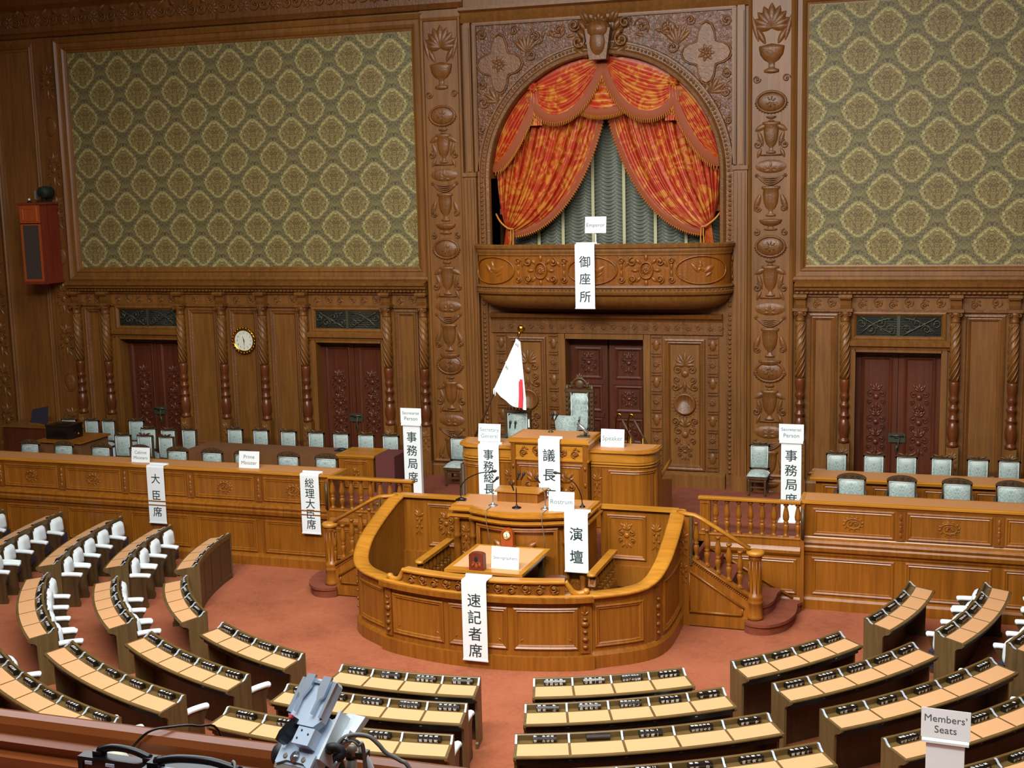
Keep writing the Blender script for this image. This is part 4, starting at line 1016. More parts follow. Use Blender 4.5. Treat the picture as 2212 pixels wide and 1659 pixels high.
# upstand with its own rail in the middle of the front
UP = [(x, y + .02) for x, y in EP if abs(x) < 1.42 and y < -7]
mb = MB(); mb.sweep(UP, [(-.10, 1.15), (.02, 1.15), (.02, 1.34), (-.10, 1.34)]); mb.f = curved(UP); Lu = mb.f.L; mb.f = (lambda g: lambda u, v, n: g(u, v, n + .02))(mb.f)
mb.vine(.06, Lu - .06, 1.245, .19, 12, .017); mb.build('carved_upstand', 'goldc', en)
mb = MB(); mb.sweep(UP, [(-.14, 1.345), (-.15, 1.37), (-.12, 1.39), (.04, 1.392), (.07, 1.375), (.065, 1.35), (.04, 1.335)]); mb.build('upstand_rail', 'goldx', en)
for s in (-1, 1):
    e = UP[0] if s < 0 else UP[-1]; mb = MB()
    mb.tube(smooth([(e[0], e[1] + .02, 1.36), (e[0] + s * .05, e[1] + .04, 1.28), (e[0] + s * .12, e[1] + .06, 1.19), (e[0] + s * .22, e[1] + .10, 1.165), (e[0] + s * .30, e[1] + .13, 1.19)], 4), [.045] * 12 + [.05] * 4 + [.055], 7)
    mb.ell((e[0] + s * .30, e[1] + .13, 1.20), (.06, .06, .05), 8, 6); mb.build('scroll_end', 'goldx', en)
# inside: floor, back panels, little balustrades beside the stair wells
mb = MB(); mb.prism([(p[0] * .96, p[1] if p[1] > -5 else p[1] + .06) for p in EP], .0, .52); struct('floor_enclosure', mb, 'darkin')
for s, side in ((-1, 'left'), (1, 'right')):
    mb = MB(); a, b = sorted((s * 1.19, s * 2.50)); mb.box(a, b, -4.95, -4.90, .5, 1.86); mb.f = onto(-4.95)
    u0, u1 = sorted((s * 1.30, s * 1.98)); mb.frame(u0, u1, .98, 1.76, PE); mb.cluster((u0 + u1) / 2, 1.40, .30, .46, .011)
    mb.box(a, b, .5, .88, 0, .06); mb.f = onto(-4.955); c = s * 2.15; mb.cluster(c, 1.4, .12, .5, .008)
    mb.build('back_panel', 'gold', en)
    mb = MB(); mb.box(a - (.0 if s > 0 else .02), b + (.02 if s > 0 else 0), -5.02, -4.84, 1.86, 1.905); mb.build('back_rail', 'goldx', en)
    o = thing('stair_well_railing', 'short low oak railing with balusters on the %s of the stenographers table' % side, 'railing', (s * 1.47, -5.9, .52))
    mb = MB(); mb.box(s * 1.47 - .07, s * 1.47 + .07, -6.62, -5.20, 1.16, 1.215); mb.ell((s * 1.47, -6.62, 1.185), (.075, .05, .035), 10, 6); mb.build('hand_rail', 'goldx', o)
    mb = MB(); mb.box(s * 1.47 - .06, s * 1.47 + .06, -6.60, -5.20, .52, .72); mb.build('base_rail', 'gold', o)
    mb = MB(); mb.prism([(-6.56, .72), (-6.56, .9), (-6.62, 1.0), (-6.55, 1.16), (-6.48, 1.16), (-6.48, .72)], s * 1.47 - .06, s * 1.47 + .06, 'x'); mb.f = lambda u, v, n: (s * 1.47 + u, -6.58 - n, v); mb.leaf(0, .95, PI / 2, .2, .05, .03); mb.leaf(0, .95, -PI / 2, .18, .05, .03); mb.build('end_post', 'goldc', o)
    for k in range(7): baluster('baluster', s * 1.47, -6.34 + .17 * k, .72, o, .44)

# ------------------------------------------------------------------ rostrum
ro = thing('rostrum', 'bow-fronted oak speaking rostrum with turned corner columns in the enclosure', 'rostrum', (0, -5.5, .52))
FP = [(-1.14, -5.78), (-.80, -5.78), (-.80, -5.84), (-.5, -5.98), (-.2, -6.06), (0, -6.075), (.2, -6.06), (.5, -5.98), (.80, -5.84), (.80, -5.78), (1.14, -5.78)]
mb = MB(); mb.prism([(-1.10, -4.96)] + [(x * .97, y + .06) for x, y in FP] + [(1.10, -4.96)], .52, 1.86); mb.build('body', 'gold', ro)
def top_poly(g): return [(-1.19 - g, -4.98)] + [(-1.19 - g, -5.82 - g), (-.83, -5.82 - g), (-.83, -5.88 - g)] + [(x, y - .04 - g) for x, y in FP[3:8]] + [(.83, -5.88 - g), (.83, -5.82 - g), (1.19 + g, -5.82 - g), (1.19 + g, -4.98)]
mb = MB(); mb.prism(top_poly(.0), 1.935, 1.985); mb.prism(top_poly(.03), 1.90, 1.935); mb.prism(top_poly(-.02), 1.86, 1.90); mb.prism(top_poly(.05), 1.80, 1.83); mb.prism(top_poly(.02), 1.77, 1.80); mb.build('top', 'goldx', ro)
mb = MB(); P = [(x * .95, y + .07 if y < -5.5 else y - .05) for x, y in top_poly(0)]; mb.prism(P, 1.984, 1.988); mb.build('leather_inlay', 'blot2', ro)
cr = curved(smooth(FP[2:9], 3)); mb = MB(cr); Lr = cr.L
mb.frame(.10, Lr - .10, .78, 1.72, PE, 12); mb.build('front_panel', 'gold', ro)
mb = MB(cr); u = Lr / 2
for sg in (-1, 1):
    mb.scroll(u + sg * .16, 1.28, .13, -PI / 2, 1.3, sg, .022, .03); mb.scroll(u + sg * .36, 1.20, .10, PI / 2, 1.3, sg, .02, .02); mb.leaf(u + sg * .22, 1.36, PI / 2 - sg * .9, .2, .05, .04); mb.leaf(u + sg * .3, 1.16, -sg * .4 if sg > 0 else PI + .4, .22, .045, .04); mb.scroll(u + sg * .5, 1.16, .07, 0, 1.2, sg, .016, .02)
mb.ell((u, 1.22, 0), (.10, .12, .05), 12, 4, True); mb.build('carved_crest', 'goldc', ro)
for i in range(2):
    s = (-1, 1)[i]
    for x in (1.10, .82):
        mb = MB(); mb.lathe((s * x, -5.80, .60), [(.07, 0), (.07, .06), (.045, .09), (.045, .2), (.06, .3), (.06, .7), (.045, .82), (.065, .84), (.065, .88), (.045, .92), (.06, 1.02), (.05, 1.12), (.065, 1.15), (.065, 1.18)], 12); mb.build('corner_column', 'goldc', ro)
    mb = MB(onto(-5.725)); a, b = sorted((s * .86, s * 1.06)); mb.box(a, b, .62, 1.76, 0, .02); mb.f = onto(-5.745)
    mb.cluster((a + b) / 2, 1.4, .16, .5, .009); mb.cluster((a + b) / 2, .95, .16, .5, .009); mb.build('carved_stile', 'goldc', ro)
    mb = MB(); a, b = sorted((s * 1.10, s * 1.13)); mb.box(a, b, -5.7, -5.0, .62, 1.78); mb.build('side_panel', 'gold', ro)

# ------------------------------------------------------------------ Speaker's desk with its two lower wings
sd = thing('speakers_desk', 'tall carved oak presiding desk with two lower rounded wings behind the rostrum', 'desk', (0, -3.5, DZ))
mb = MB(); mb.box(-.70, .70, -3.98, -3.20, DZ, 2.74); mb.build('centre_body', 'gold', sd)
mb = MB(); g = lambda q: [(-.74 - q, -3.20), (-.74 - q, -4.04 - q), (.74 + q, -4.04 - q), (.74 + q, -3.20)]
mb.prism(g(0), 2.775, 2.82); mb.prism(g(.025), 2.745, 2.775); mb.prism(g(.0), 2.72, 2.745); mb.box(-.735, .735, -4.02, -3.2, 2.42, 2.45); mb.box(-.72, .72, -4.0, -3.2, 2.40, 2.72); mb.build('centre_top', 'goldx', sd)
mb = MB(); mb.box(-.70, .70, -3.98, -3.24, 2.819, 2.823); mb.build('leather_inlay', 'blot2', sd)
mb = MB(onto(-4.0)); mb.vine(-.6, .6, 2.58, .2, 5, .016); mb.f = onto(-3.98); mb.frame(-.62, .62, 1.2, 2.36, PF)
for sg in (-1, 1): mb.cluster(sg * .3, 1.85, .34, .8, .016)
mb.build('carved_front', 'goldc', sd)
for s in (-1, 1):
    mb = MB(onto(-3.98)); a, b = sorted((s * .63, s * .71)); mb.box(a, b, DZ, 2.74, 0, .05); 
    for z in (1.4, 1.7, 2.0, 2.3): mb.ell(((a + b) / 2, z, .05), (.03, .05, .025), 8, 4)
    mb.build('pilaster', 'goldc', sd)
    pl = []
    for i in range(9): a = PI / 2 * i / 8; pl.append((s * (1.44 + .38 * math.sin(a)), -3.42 - .38 * math.cos(a)))
    P = [(s * .72, -3.15), (s * .72, -3.80)] + pl + [(s * 1.82, -3.15)]
    sc_ = lambda q: [(x + s * q * (1 if abs(x) > 1 else 0), y - (q if y < -3.3 else 0)) for x, y in P]
    mb = MB(); mb.prism(sc_(0), DZ, 2.56); mb.build('wing_body', 'gold', sd)
    mb = MB(); mb.prism(sc_(.04), 2.595, 2.62); mb.prism(sc_(.06), 2.57, 2.595); mb.prism(sc_(.03), 2.545, 2.57); mb.prism(sc_(.015), 2.40, 2.545); mb.prism(sc_(.03), 2.36, 2.39); mb.prism(sc_(.02), 2.31, 2.335); mb.build('wing_top', 'goldx', sd)
    mb = MB(); mb.prism([(x * .985, y + .03 if y < -3.3 else y - .03) for x, y in P], 2.619, 2.624); mb.build('wing_leather', 'blot2', sd)
    pth = smooth(([(.95, -3.80)] + [(x * s, y) for x, y in pl] + [(1.82, -3.2)]), 3)
    pth = [(s * x, y) for x, y in pth]; pth = pth[::-1] if s < 0 else pth
    cw = curved(pth); mb = MB(cw); mb.frame(.08, cw.L - .25, 1.35, 2.26, PF, 14); mb.build('wing_panel', 'gold', sd)
    mb = MB(onto(-3.80)); u = s * .83; mb.box(u - .08, u + .08, 1.2, 2.3, 0, .02); mb.f = onto(-3.82); mb.cluster(u, 1.95, .12, .5, .008); mb.build('carved_stile', 'goldc', sd)
    mb = MB(); mb.prism([(-3.15, DZ), (-3.15, 2.5), (-3.0, 1.95), (-2.1, 1.75), (-2.1, DZ)], s * 1.80 - .03, s * 1.80 + .03, 'x'); mb.build('stair_cheek', 'gold', sd)
    mb = MB(); mb.tube([(s * 1.80, -3.12, 2.5), (s * 1.80, -3.02, 2.1), (s * 1.80, -2.9, 2.0), (s * 1.80, -2.5, 2.05), (s * 1.80, -2.08, 2.10)], .05, 6, sq=(.5, 1)); mb.build('cheek_rail', 'goldx', sd)
mb = MB(); mb.box(-1.75, .95, -3.15, -1.4, DZ, 1.95); mb.box(.95, 1.2, -3.15, -1.6, DZ, 1.7); mb.box(1.2, 1.45, -3.15, -1.6, DZ, 1.42); struct('floor_platform', mb, 'carpet2')
for x in (.70, .94):
    o = thing('stair_handrail', 'dark sloping handrail with brass top %s' % ('nearer the tall chair' if x < .8 else 'nearer the door jamb'), 'handrail', (x, -1.6, 1.95))
    mb = MB(); mb.tube([(x + .03, -1.6, 2.80), (x + .22, -1.6, 2.45), (x + .46, -1.6, 1.98)], .022, 7); mb.build('rail', 'dark', o)
    mb = MB(); mb.tube(smooth([(x + .05, -1.6, 2.78), (x + .02, -1.6, 2.86), (x - .03, -1.6, 2.86), (x - .06, -1.6, 2.76), (x - .07, -1.6, 2.62), (x - .07, -1.6, 1.95)], 4), .022, 7); mb.build('brass_end', 'brass', o)
    mb = MB(); mb.tube([(x + .22, -1.6, 1.46), (x + .22, -1.6, 2.43)], .016, 6); mb.build('post', 'brass', o)

# ------------------------------------------------------------------ upholstered chairs of the dais
def pad(mb, x0, x1, z0, z1, y, d, nx=8, nz=8, r=.06):
    """cushioned panel facing -y"""
    vs = []; fs = []
    for j in range(nz + 1):
        for i in range(nx + 1):
            u, v = 2 * i / nx - 1, 2 * j / nz - 1; b = (1 - abs(u) ** 4) * (1 - abs(v) ** 4)
            vs.append((x0 + (x1 - x0) * (u + 1) / 2, y - d * b, z0 + (z1 - z0) * (v + 1) / 2))
    for j in range(nz):
        for i in range(nx): fs.append((j * (nx + 1) + i, j * (nx + 1) + i + 1, (j + 1) * (nx + 1) + i + 1, (j + 1) * (nx + 1) + i))
    return mb.add(vs, fs, True)
def dais_chair(name, label, group, W, H, arms, cat='chair'):
    o = thing(name, label, cat, (0, 0, 0), group); h = W / 2; pl = dict(parent=o, loc='local')
    mb = MB(); mb.box(-h, h, -.24, .20, .34, .40); mb.box(-h, -h + .045, .17, .215, .40, H - .04); mb.box(h - .045, h, .17, .215, .40, H - .04); mb.box(-h, h, .17, .215, H - .08, H - .03); mb.box(-h, h, .17, .215, .46, .50); mb.box(-h + .04, h - .04, .20, .21, .5, H - .08)
    mb.build('frame', 'dark', **pl)
    mb = MB(); vs = []
    for j in range(9):
        for i in range(9): u, v = i / 4 - 1, j / 4 - 1; vs.append((u * (h + .005), -.03 + v * .225, .40 + .085 * ((1 - abs(u) ** 3.5) * (1 - abs(v) ** 3.5)) ** .6))
    mb.add(vs, [(j * 9 + i, j * 9 + i + 1, j * 9 + 10 + i, j * 9 + 9 + i) for j in range(8) for i in range(8)], True); mb.build('seat', 'brocade', **pl)
    mb = MB(); pad(mb, -h + .035, h - .035, .50, H - .065, .172, .045); bk = mb.build('backrest', 'brocade', **pl)
    mb = MB(); a, b, c, d = -h + .035, h - .035, .50, H - .065
    mb.tube([(a, .16, c), (b, .16, c), (b, .16, d), (a, .16, d)], .009, 5, True); mb.build('piping', 'piping', bk, 'local')
    mb = MB(lambda u, v, n: (u, .17 - n, v)); 
    if arms:
        mb.f = None; mb.prism([(-h - .01, H - .05)] + [((h + .01) * math.cos(PI * (1 - i / 12)), H - .05 + .10 * math.sin(PI * i / 12)) for i in range(13)] + [(h + .01, H - .05)], .165, .215, 'y'); mb.f = lambda u, v, n: (u, .165 - n, v)
        mb.rosette(0, H + .01, .04, 7, .02); mb.scroll(-.12, H - .01, .035, 0, 1.2, 1, .008, .008); mb.scroll(.12, H - .01, .035, PI, 1.2, -1, .008, .008)
    else:
        mb.rosette(0, H - .01, .035, 7, .02)
        for sg in (-1, 1): mb.leaf(sg * .03, H - .02, PI / 2 - sg * 1.25, .13, .022, .02); mb.scroll(sg * (h - .03), H - .03, .02, PI / 2, 1.1, sg, .008, .01)
    mb.build('crest', 'dark', **pl)
    for sx in (-1, 1):
        for y in (-.20, .17):
            mb = MB(); mb.lathe((sx * (h - .04), y, 0), [(.022, 0), (.026, .03), (.018, .06), (.026, .2), (.03, .30), (.024, .34)], 9); mb.build('leg', 'dark', **pl)
        if arms:
            mb = MB(); mb.tube(smooth([(sx * h, .18, .68), (sx * (h + .02), .0, .67), (sx * (h + .02), -.18, .64), (sx * (h + .01), -.2, .55), (sx * h, -.16, .40)], 3), .022, 6); mb.build('armrest', 'dark', **pl)
    mb = MB(); mb.box(-h + .05, h - .05, -.21, -.19, .16, .19); mb.box(-h + .05, h - .05, -.21, -.195, .28, .345); mb.build('stretcher', 'dark', **pl)
    return o
used = set()
def place(proto, x, y, z, rz, label, group):
    if proto.name not in used:
        used.add(proto.name); proto.location = (x, y, z); proto.rotation_euler = (0, 0, rz); proto['label'] = label; proto['group'] = group; return proto
    return copy_tree(proto, (x, y, z), rz, label, group)
ORD = ['first', 'second', 'third', 'fourth', 'fifth', 'sixth', 'seventh', 'eighth', 'ninth']
hb = dais_chair('high_backed_chair', 'x', 'x', .40, 1.0, False)
place(hb, -3.01, -.86, DZ, 0, 'pale green upholstered side chair beside the left end of the presiding desk', 'side chairs by the pilasters')
place(hb, 3.20, -.32, DZ, 0, 'pale green upholstered side chair in front of the right pilaster', 'side chairs by the pilasters')
for k, x in enumerate((4.74, 5.43, 6.02, 6.65, 7.29, 7.83)): place(hb, x, -.87, DZ, 0, 'high-backed green chair behind the rear right desk, %s from the left' % ORD[k], 'chairs behind the rear right desk')
for k, x in enumerate((-8.40, -7.75, -7.06, -6.38, -5.78, -5.18, -4.60)): place(hb, x, -.80, DZ - .03, 0, 'high-backed green chair behind the brown cloth table, %s from the left' % ORD[k], 'chairs behind the cloth-covered table')
for x, y, r, lb in ((-12.95, -.62, .1, 'behind the black box, leftmost of the back row'), (-12.33, -.62, 0, 'in the back row left of the far left door, second along'), (-11.90, -.60, -.1, 'in the back row at the left jamb of the far left door'), (-11.2, -.45, .15, 'standing alone against the far left door'),
    (-10.32, -1.28, .05, 'middle row of the left cluster, leftmost'), (-9.78, -1.34, .0, 'middle row of the left cluster, centre'), (-9.34, -1.22, -.1, 'middle row of the left cluster, next to the cloth table'),
    (-10.42, -2.10, .1, 'front row of the left cluster, leftmost'), (-9.90, -2.06, 0, 'front row of the left cluster, centre'), (-9.36, -2.08, -.05, 'front row of the left cluster, rightmost')):
    place(hb, x, y, DZ, r, 'high-backed green chair ' + lb, 'loose chairs on the left of the dais')
wb = dais_chair('armchair', 'x', 'x', .50, .93, True)
for k, x in enumerate((5.14, 6.00, 6.92, 7.80)): place(wb, x, -2.62, DZ, 0, 'green armchair with arched wooden crest behind the right counter, %s from the left' % ORD[k], 'armchairs behind the right counter')
for k, x in enumerate((-12.25, -11.37, -10.42, -9.45, -8.53, -7.70, -6.93, -5.93, -5.08)): place(wb, x, -2.92, DZ - .03, 0, 'green armchair with arched wooden crest behind the left counter, %s from the left' % ORD[k], 'armchairs behind the left counter')

# speaker's tall chair, its companion and the secretary general's chair on the platform
o = thing('ceremonial_chair', 'tall ceremonial chair with carved crest at the middle of the platform', 'chair', (.03, -2.2, 1.95))
X0 = .03
mb = MB(); 
for sx in (-1, 1):
    mb.box(X0 + sx * .245 - .035, X0 + sx * .245 + .035, -2.08, -2.0, 1.95, 3.38); mb.lathe((X0 + sx * .245, -2.04, 3.40), [(.035, 0), (.045, .02), (.03, .05), (.02, .09), (0, .1)], 8)
mb.box(X0 - .29, X0 + .29, -2.10, -1.99, 3.36, 3.41); mb.box(X0 - .2, X0 + .2, -2.05, -2.0, 2.4, 3.36); mb.box(X0 - .28, X0 + .28, -2.55, -2.0, 2.30, 2.38)
for sx in (-1, 1): mb.box(X0 + sx * .25 - .03, X0 + sx * .25 + .03, -2.55, -2.49, 1.95, 2.62); mb.box(X0 + sx * .25 - .03, X0 + sx * .25 + .03, -2.55, -2.05, 2.58, 2.63)
mb.build('frame', 'dark', o)
mb = MB(onto(-2.09))
for sx in (-1, 1):
    for k in range(9): mb.ell((X0 + sx * .245, 2.6 + .085 * k, 0), (.022, .035, .02), 6, 3)
    for k in range(5): mb.leaf(X0 + sx * .185, 2.6 + .16 * k, PI / 2, .14, .02, .02)
mb.f = onto(-2.02)
mb.tube([(X0 + .16 * math.cos(PI * i / 14), 3.43 + .19 * math.sin(PI * i / 14), .02) for i in range(15)], .022, 6); mb.ell((X0, 3.50, 0), (.085, .09, .03), 14, 4, True); mb.palm(X0, 3.61, .12, 5, 2.4, .2, .04)
for sx in (-1, 1): mb.scroll(X0 + sx * .2, 3.45, .05, 0, 1.2, sx, .012, .015); mb.leaf(X0 + sx * .12, 3.44, PI / 2 - sx * .5, .12, .03, .03)
mb.build('carving', 'dark', o)
mb = MB(); pad(mb, X0 - .165, X0 + .165, 2.62, 3.35, -2.05, .05); bk = mb.build('backrest', 'brocade', o)
mb = MB(); mb.tube([(X0 - .165, -2.07, 2.62), (X0 + .165, -2.07, 2.62), (X0 + .165, -2.07, 3.35), (X0 - .165, -2.07, 3.35)], .011, 5, True); mb.build('piping', 'piping', bk)
o = thing('swivel_chair', 'low chair with pale brocade cover in front of the tall ceremonial chair', 'chair', (-.05, -2.75, 1.95)); X0 = -.05
mb = MB(); vs = []
for j in range(11):
    v = j / 10; z = 2.52 + .46 * v; hw = .155 + .085 * v ** .7
    for i in range(13): u = i / 6 - 1; vs.append((X0 + u * hw, -2.74 - .10 * (1 - u * u) + .05 * v, z + .012 * abs(u) * v))
mb.add(vs, [(j * 13 + i, j * 13 + i + 1, j * 13 + 14 + i, j * 13 + 13 + i) for j in range(10) for i in range(12)], True)
mb.add([(x, y + .16, z) for x, y, z in vs], [(j * 13 + i, j * 13 + 13 + i, j * 13 + 14 + i, j * 13 + i + 1) for j in range(10) for i in range(12)], True)
mb.prism([(X0 - .24, -2.72), (X0 + .24, -2.72), (X0 + .24, -2.58), (X0 - .24, -2.58)], 2.93, 2.985); bk = mb.build('backrest', 'brocade', o)
mb = MB(); mb.box(X0 - .24, X0 + .24, -3.1, -2.66, 2.40, 2.50); mb.lathe((X0, -2.85, 1.95), [(.2, 0), (.2, .03), (.04, .06), (.04, .45)], 12); mb.build('seat_base', 'dark', o)
o = thing('armchair', 'green armchair with carved top rail behind the secretary general card', 'chair', (-1.08, -2.55, 1.95)); X0 = -1.08
mb = MB()
for sx in (-1, 1): mb.box(X0 + sx * .235 - .03, X0 + sx * .235 + .03, -2.52, -2.45, 1.95, 3.00); mb.box(X0 + sx * .235 - .03, X0 + sx * .235 + .03, -2.95, -2.5, 2.52, 2.57); mb.box(X0 + sx * .235 - .025, X0 + sx * .235 + .025, -2.95, -2.90, 1.95, 2.52)
mb.box(X0 - .27, X0 + .27, -2.53, -2.44, 3.0, 3.05); mb.box(X0 - .23, X0 + .23, -2.95, -2.45, 2.30, 2.40); mb.box(X0 - .2, X0 + .2, -2.5, -2.45, 2.40, 3.0); mb.f = onto(-2.48)
for k in range(7): mb.rosette(X0 - .21 + .07 * k, 3.075, .03, 6, .02)
mb.build('frame', 'dark', o)
mb = MB(); pad(mb, X0 - .19, X0 + .19, 2.44, 2.98, -2.50, .05); bk = mb.build('backrest', 'brocade', o)
mb = MB(); mb.tube([(X0 - .19, -2.52, 2.44), (X0 + .19, -2.52, 2.44), (X0 + .19, -2.52, 2.98), (X0 - .19, -2.52, 2.98)], .01, 5, True); mb.build('piping', 'piping', bk)
mb = MB(); mb.box(X0 + .215, X0 + .245, -2.525, -2.521, 2.72, 2.88); mb.build('paper_tag', 'white', o)

# desks and tables on the dais
o = thing('rear_desk', 'long panelled oak desk between the two rows of chairs on the right', 'desk', (8.5, -1.6, DZ))
mb = MB(); mb.sweep([(4.36, -1.88), (12.5, -1.88)], [(-.66, 1.82), (-.66, 1.87), (.02, 1.87), (.05, 1.85), (.03, 1.80), (-.66, 1.80)]); mb.build('desk_top', 'goldx', o)
mb = MB(); mb.box(4.40, 12.45, -1.845, -1.26, 1.8695, 1.8725); mb.build('leather_inlay', 'blot2', o)
mb = MB(); mb.box(4.46, 12.4, -1.82, -1.78, DZ, 1.80); mb.box(4.46, 4.5, -1.8, -1.25, DZ, 1.8); mb.build('body', 'gold', o)
for k in range(9):
    mb = MB(onto(-1.82)); a = 4.58 + .88 * k; mb.frame(a, a + .62, 1.22, 1.74, PF); mb.build('panel', 'gold', o)
    mb = MB(onto(-1.82)); mb.leaf(a + .75, 1.5, PI / 2, .12, .03, .02); mb.leaf(a + .75, 1.5, -PI / 2, .12, .03, .02); mb.build('carved_stile', 'goldc', o)
o = thing('notice_plate', 'small dark name plate lying on the rear right desk', 'plate', (5.95, -1.75, 1.872)); mb = MB(); mb.prism([(-1.85, 1.8725), (-1.72, 1.8725), (-1.76, 1.90), (-1.81, 1.90)], 5.80, 6.10, 'x'); mb.build('plate', 'taupe', o)
o = thing('cloth_table', 'wide table under a brown baize cloth on the left of the dais', 'table', (-7.05, -1.62, DZ))
mb = MB(); mb.box(-8.72, -5.32, -2.06, -1.20, 1.80, 1.84); mb.build('table_top', 'cloth', o)
mb = MB(); mb.prism([(-8.78, -2.10), (-5.26, -2.10), (-5.26, -1.16), (-8.78, -1.16)], 1.838, 1.848); vs = []
ring = [(-8.78, -2.10), (-5.26, -2.10), (-5.26, -1.16), (-8.78, -1.16)]
for k in range(4):
    a, b = ring[k], ring[(k + 1) % 4]; n = 40
    for i in range(n):
        f0, f1 = i / n, (i + 1) / n; P = lambda f: (a[0] + (b[0] - a[0]) * f, a[1] + (b[1] - a[1]) * f); nx_, ny_ = (b[1] - a[1]), -(b[0] - a[0]); L = math.hypot(nx_, ny_); nx_ /= L; ny_ /= L
        w0, w1 = .02 * math.sin(f0 * 60), .02 * math.sin(f1 * 60); p, q = P(f0), P(f1)
        mb.add([(p[0], p[1], 1.848), (q[0], q[1], 1.848), (q[0] + nx_ * w1, q[1] + ny_ * w1, 1.18), (p[0] + nx_ * w0, p[1] + ny_ * w0, 1.18)], [(0, 1, 2, 3)], True)
mb.build('table_cloth', 'cloth', o)
for sx in (-8.6, -5.44):
    for y in (-1.95, -1.3): mb = MB(); mb.box(sx - .04, sx + .04, y - .04, y + .04, DZ, 1.8); mb.build('leg', 'dark', o)
o = thing('documents_pile', 'dark folded object at the right end of the brown cloth table', 'folder', (-5.38, -1.45, 1.848)); mb = MB(); mb.prism([(-5.50, -1.52), (-5.30, -1.56), (-5.28, -1.36), (-5.46, -1.34)], 1.848, 1.875); mb.ell((-5.36, -1.45, 1.885), (.10, .07, .035), 8, 5); mb.build('folder', 'blackm', o)
o = thing('cabinet_desk', 'small oak desk with panelled front beside the maroon covered box', 'desk', (-4.78, -1.6, DZ))
mb = MB(); mb.box(-5.18, -4.40, -1.98, -1.28, DZ, 1.86); mb.build('body', 'gold', o)
mb = MB(); mb.box(-5.22, -4.36, -2.02, -1.24, 1.86, 1.90); mb.box(-5.2, -4.38, -2.0, -1.26, 1.83, 1.86); mb.build('desk_top', 'goldx', o)
mb = MB(onto(-1.98)); mb.frame(-5.06, -4.52, 1.2, 1.78, PF); mb.cluster(-4.79, 1.45, .14, .4, .009); mb.build('front_panel', 'gold', o)
o = thing('covered_box', 'box draped in maroon baize at the end of the small oak desk', 'box', (-4.10, -1.6, DZ))
mb = MB(); mb.box(-4.34, -3.92, -2.00, -1.30, DZ, 1.90); mb.build('draped_box', 'maroon', o)
o = thing('brown_desk', 'plain brown desk under the black box at the far left of the dais', 'desk', (-11.8, -1.85, DZ))
mb = MB(); mb.box(-12.3, -11.22, -2.38, -1.38, DZ, 1.94); mb.build('body', 'cloth', o)
mb = MB(); mb.box(-12.36, -11.17, -2.43, -1.34, 1.94, 1.98); mb.build('desk_top', 'gold', o)
o = thing('ballot_box', 'glossy black lidded box with knobs on the brown desk', 'box', (-11.9, -2.0, 1.98))
mb = MB(); P = [(-12.22, -2.22), (-11.66, -2.22), (-11.60, -2.12), (-11.60, -1.76), (-12.22, -1.76)]; mb.prism(P, 1.98, 2.26); mb.build('box_body', 'block', o)
mb = MB(); mb.prism([(x * 1.0 + (-.01 if x < -12 else .01), y + (-.01 if y < -2 else .01)) for x, y in P], 2.26, 2.30); mb.ell((-11.93, -1.99, 2.30), (.26, .2, .03), 14, 3, True); mb.build('lid', 'block', o)
for x in (-12.25, -11.57): mb = MB(); mb.ell((x, -1.95, 2.08), (.03, .03, .03), 8, 6); mb.build('knob', 'brass', o)
o = thing('storage_cabinet', 'dark red-brown cabinet at the far left corner of the dais', 'cabinet', (-13.9, -.6, DZ))
mb = MB(); mb.box(-14.55, -13.36, -.85, -.15, DZ, 1.92); mb.build('body', 'red', o)
mb = MB(); mb.box(-14.58, -13.33, -.88, -.12, 1.92, 1.95); mb.build('cabinet_top', 'wall', o)
o = thing('monitor', 'dark slanted screen standing on the red-brown cabinet', 'monitor', (-13.6, -.6, 1.95))
mb = MB(); mb.add([(-13.93, -.62, 2.0), (-13.42, -.70, 2.0), (-13.42, -.62, 2.40), (-13.93, -.52, 2.30), (-13.93, -.57, 2.0), (-13.42, -.65, 2.0), (-13.42, -.57, 2.40), (-13.93, -.47, 2.30)], [(0, 1, 2, 3), (7, 6, 5, 4), (0, 4, 5, 1), (1, 5, 6, 2), (2, 6, 7, 3), (3, 7, 4, 0)]); mb.build('screen', 'navy', o)
mb = MB(); mb.box(-13.95, -13.4, -.66, -.40, 1.95, 2.0); mb.build('foot', 'wall', o)
o = thing('equipment_case', 'grey and black equipment case behind the left counter chairs', 'case', (-11.0, -1.75, DZ)); mb = MB(); mb.box(-10.98, -10.70, -1.9, -1.5, DZ, 1.75); mb.build('case_body', 'blackm', o); mb = MB(); mb.box(-10.72, -10.64, -1.92, -1.48, DZ, 1.78); mb.build('edge_trim', 'silverp', o)

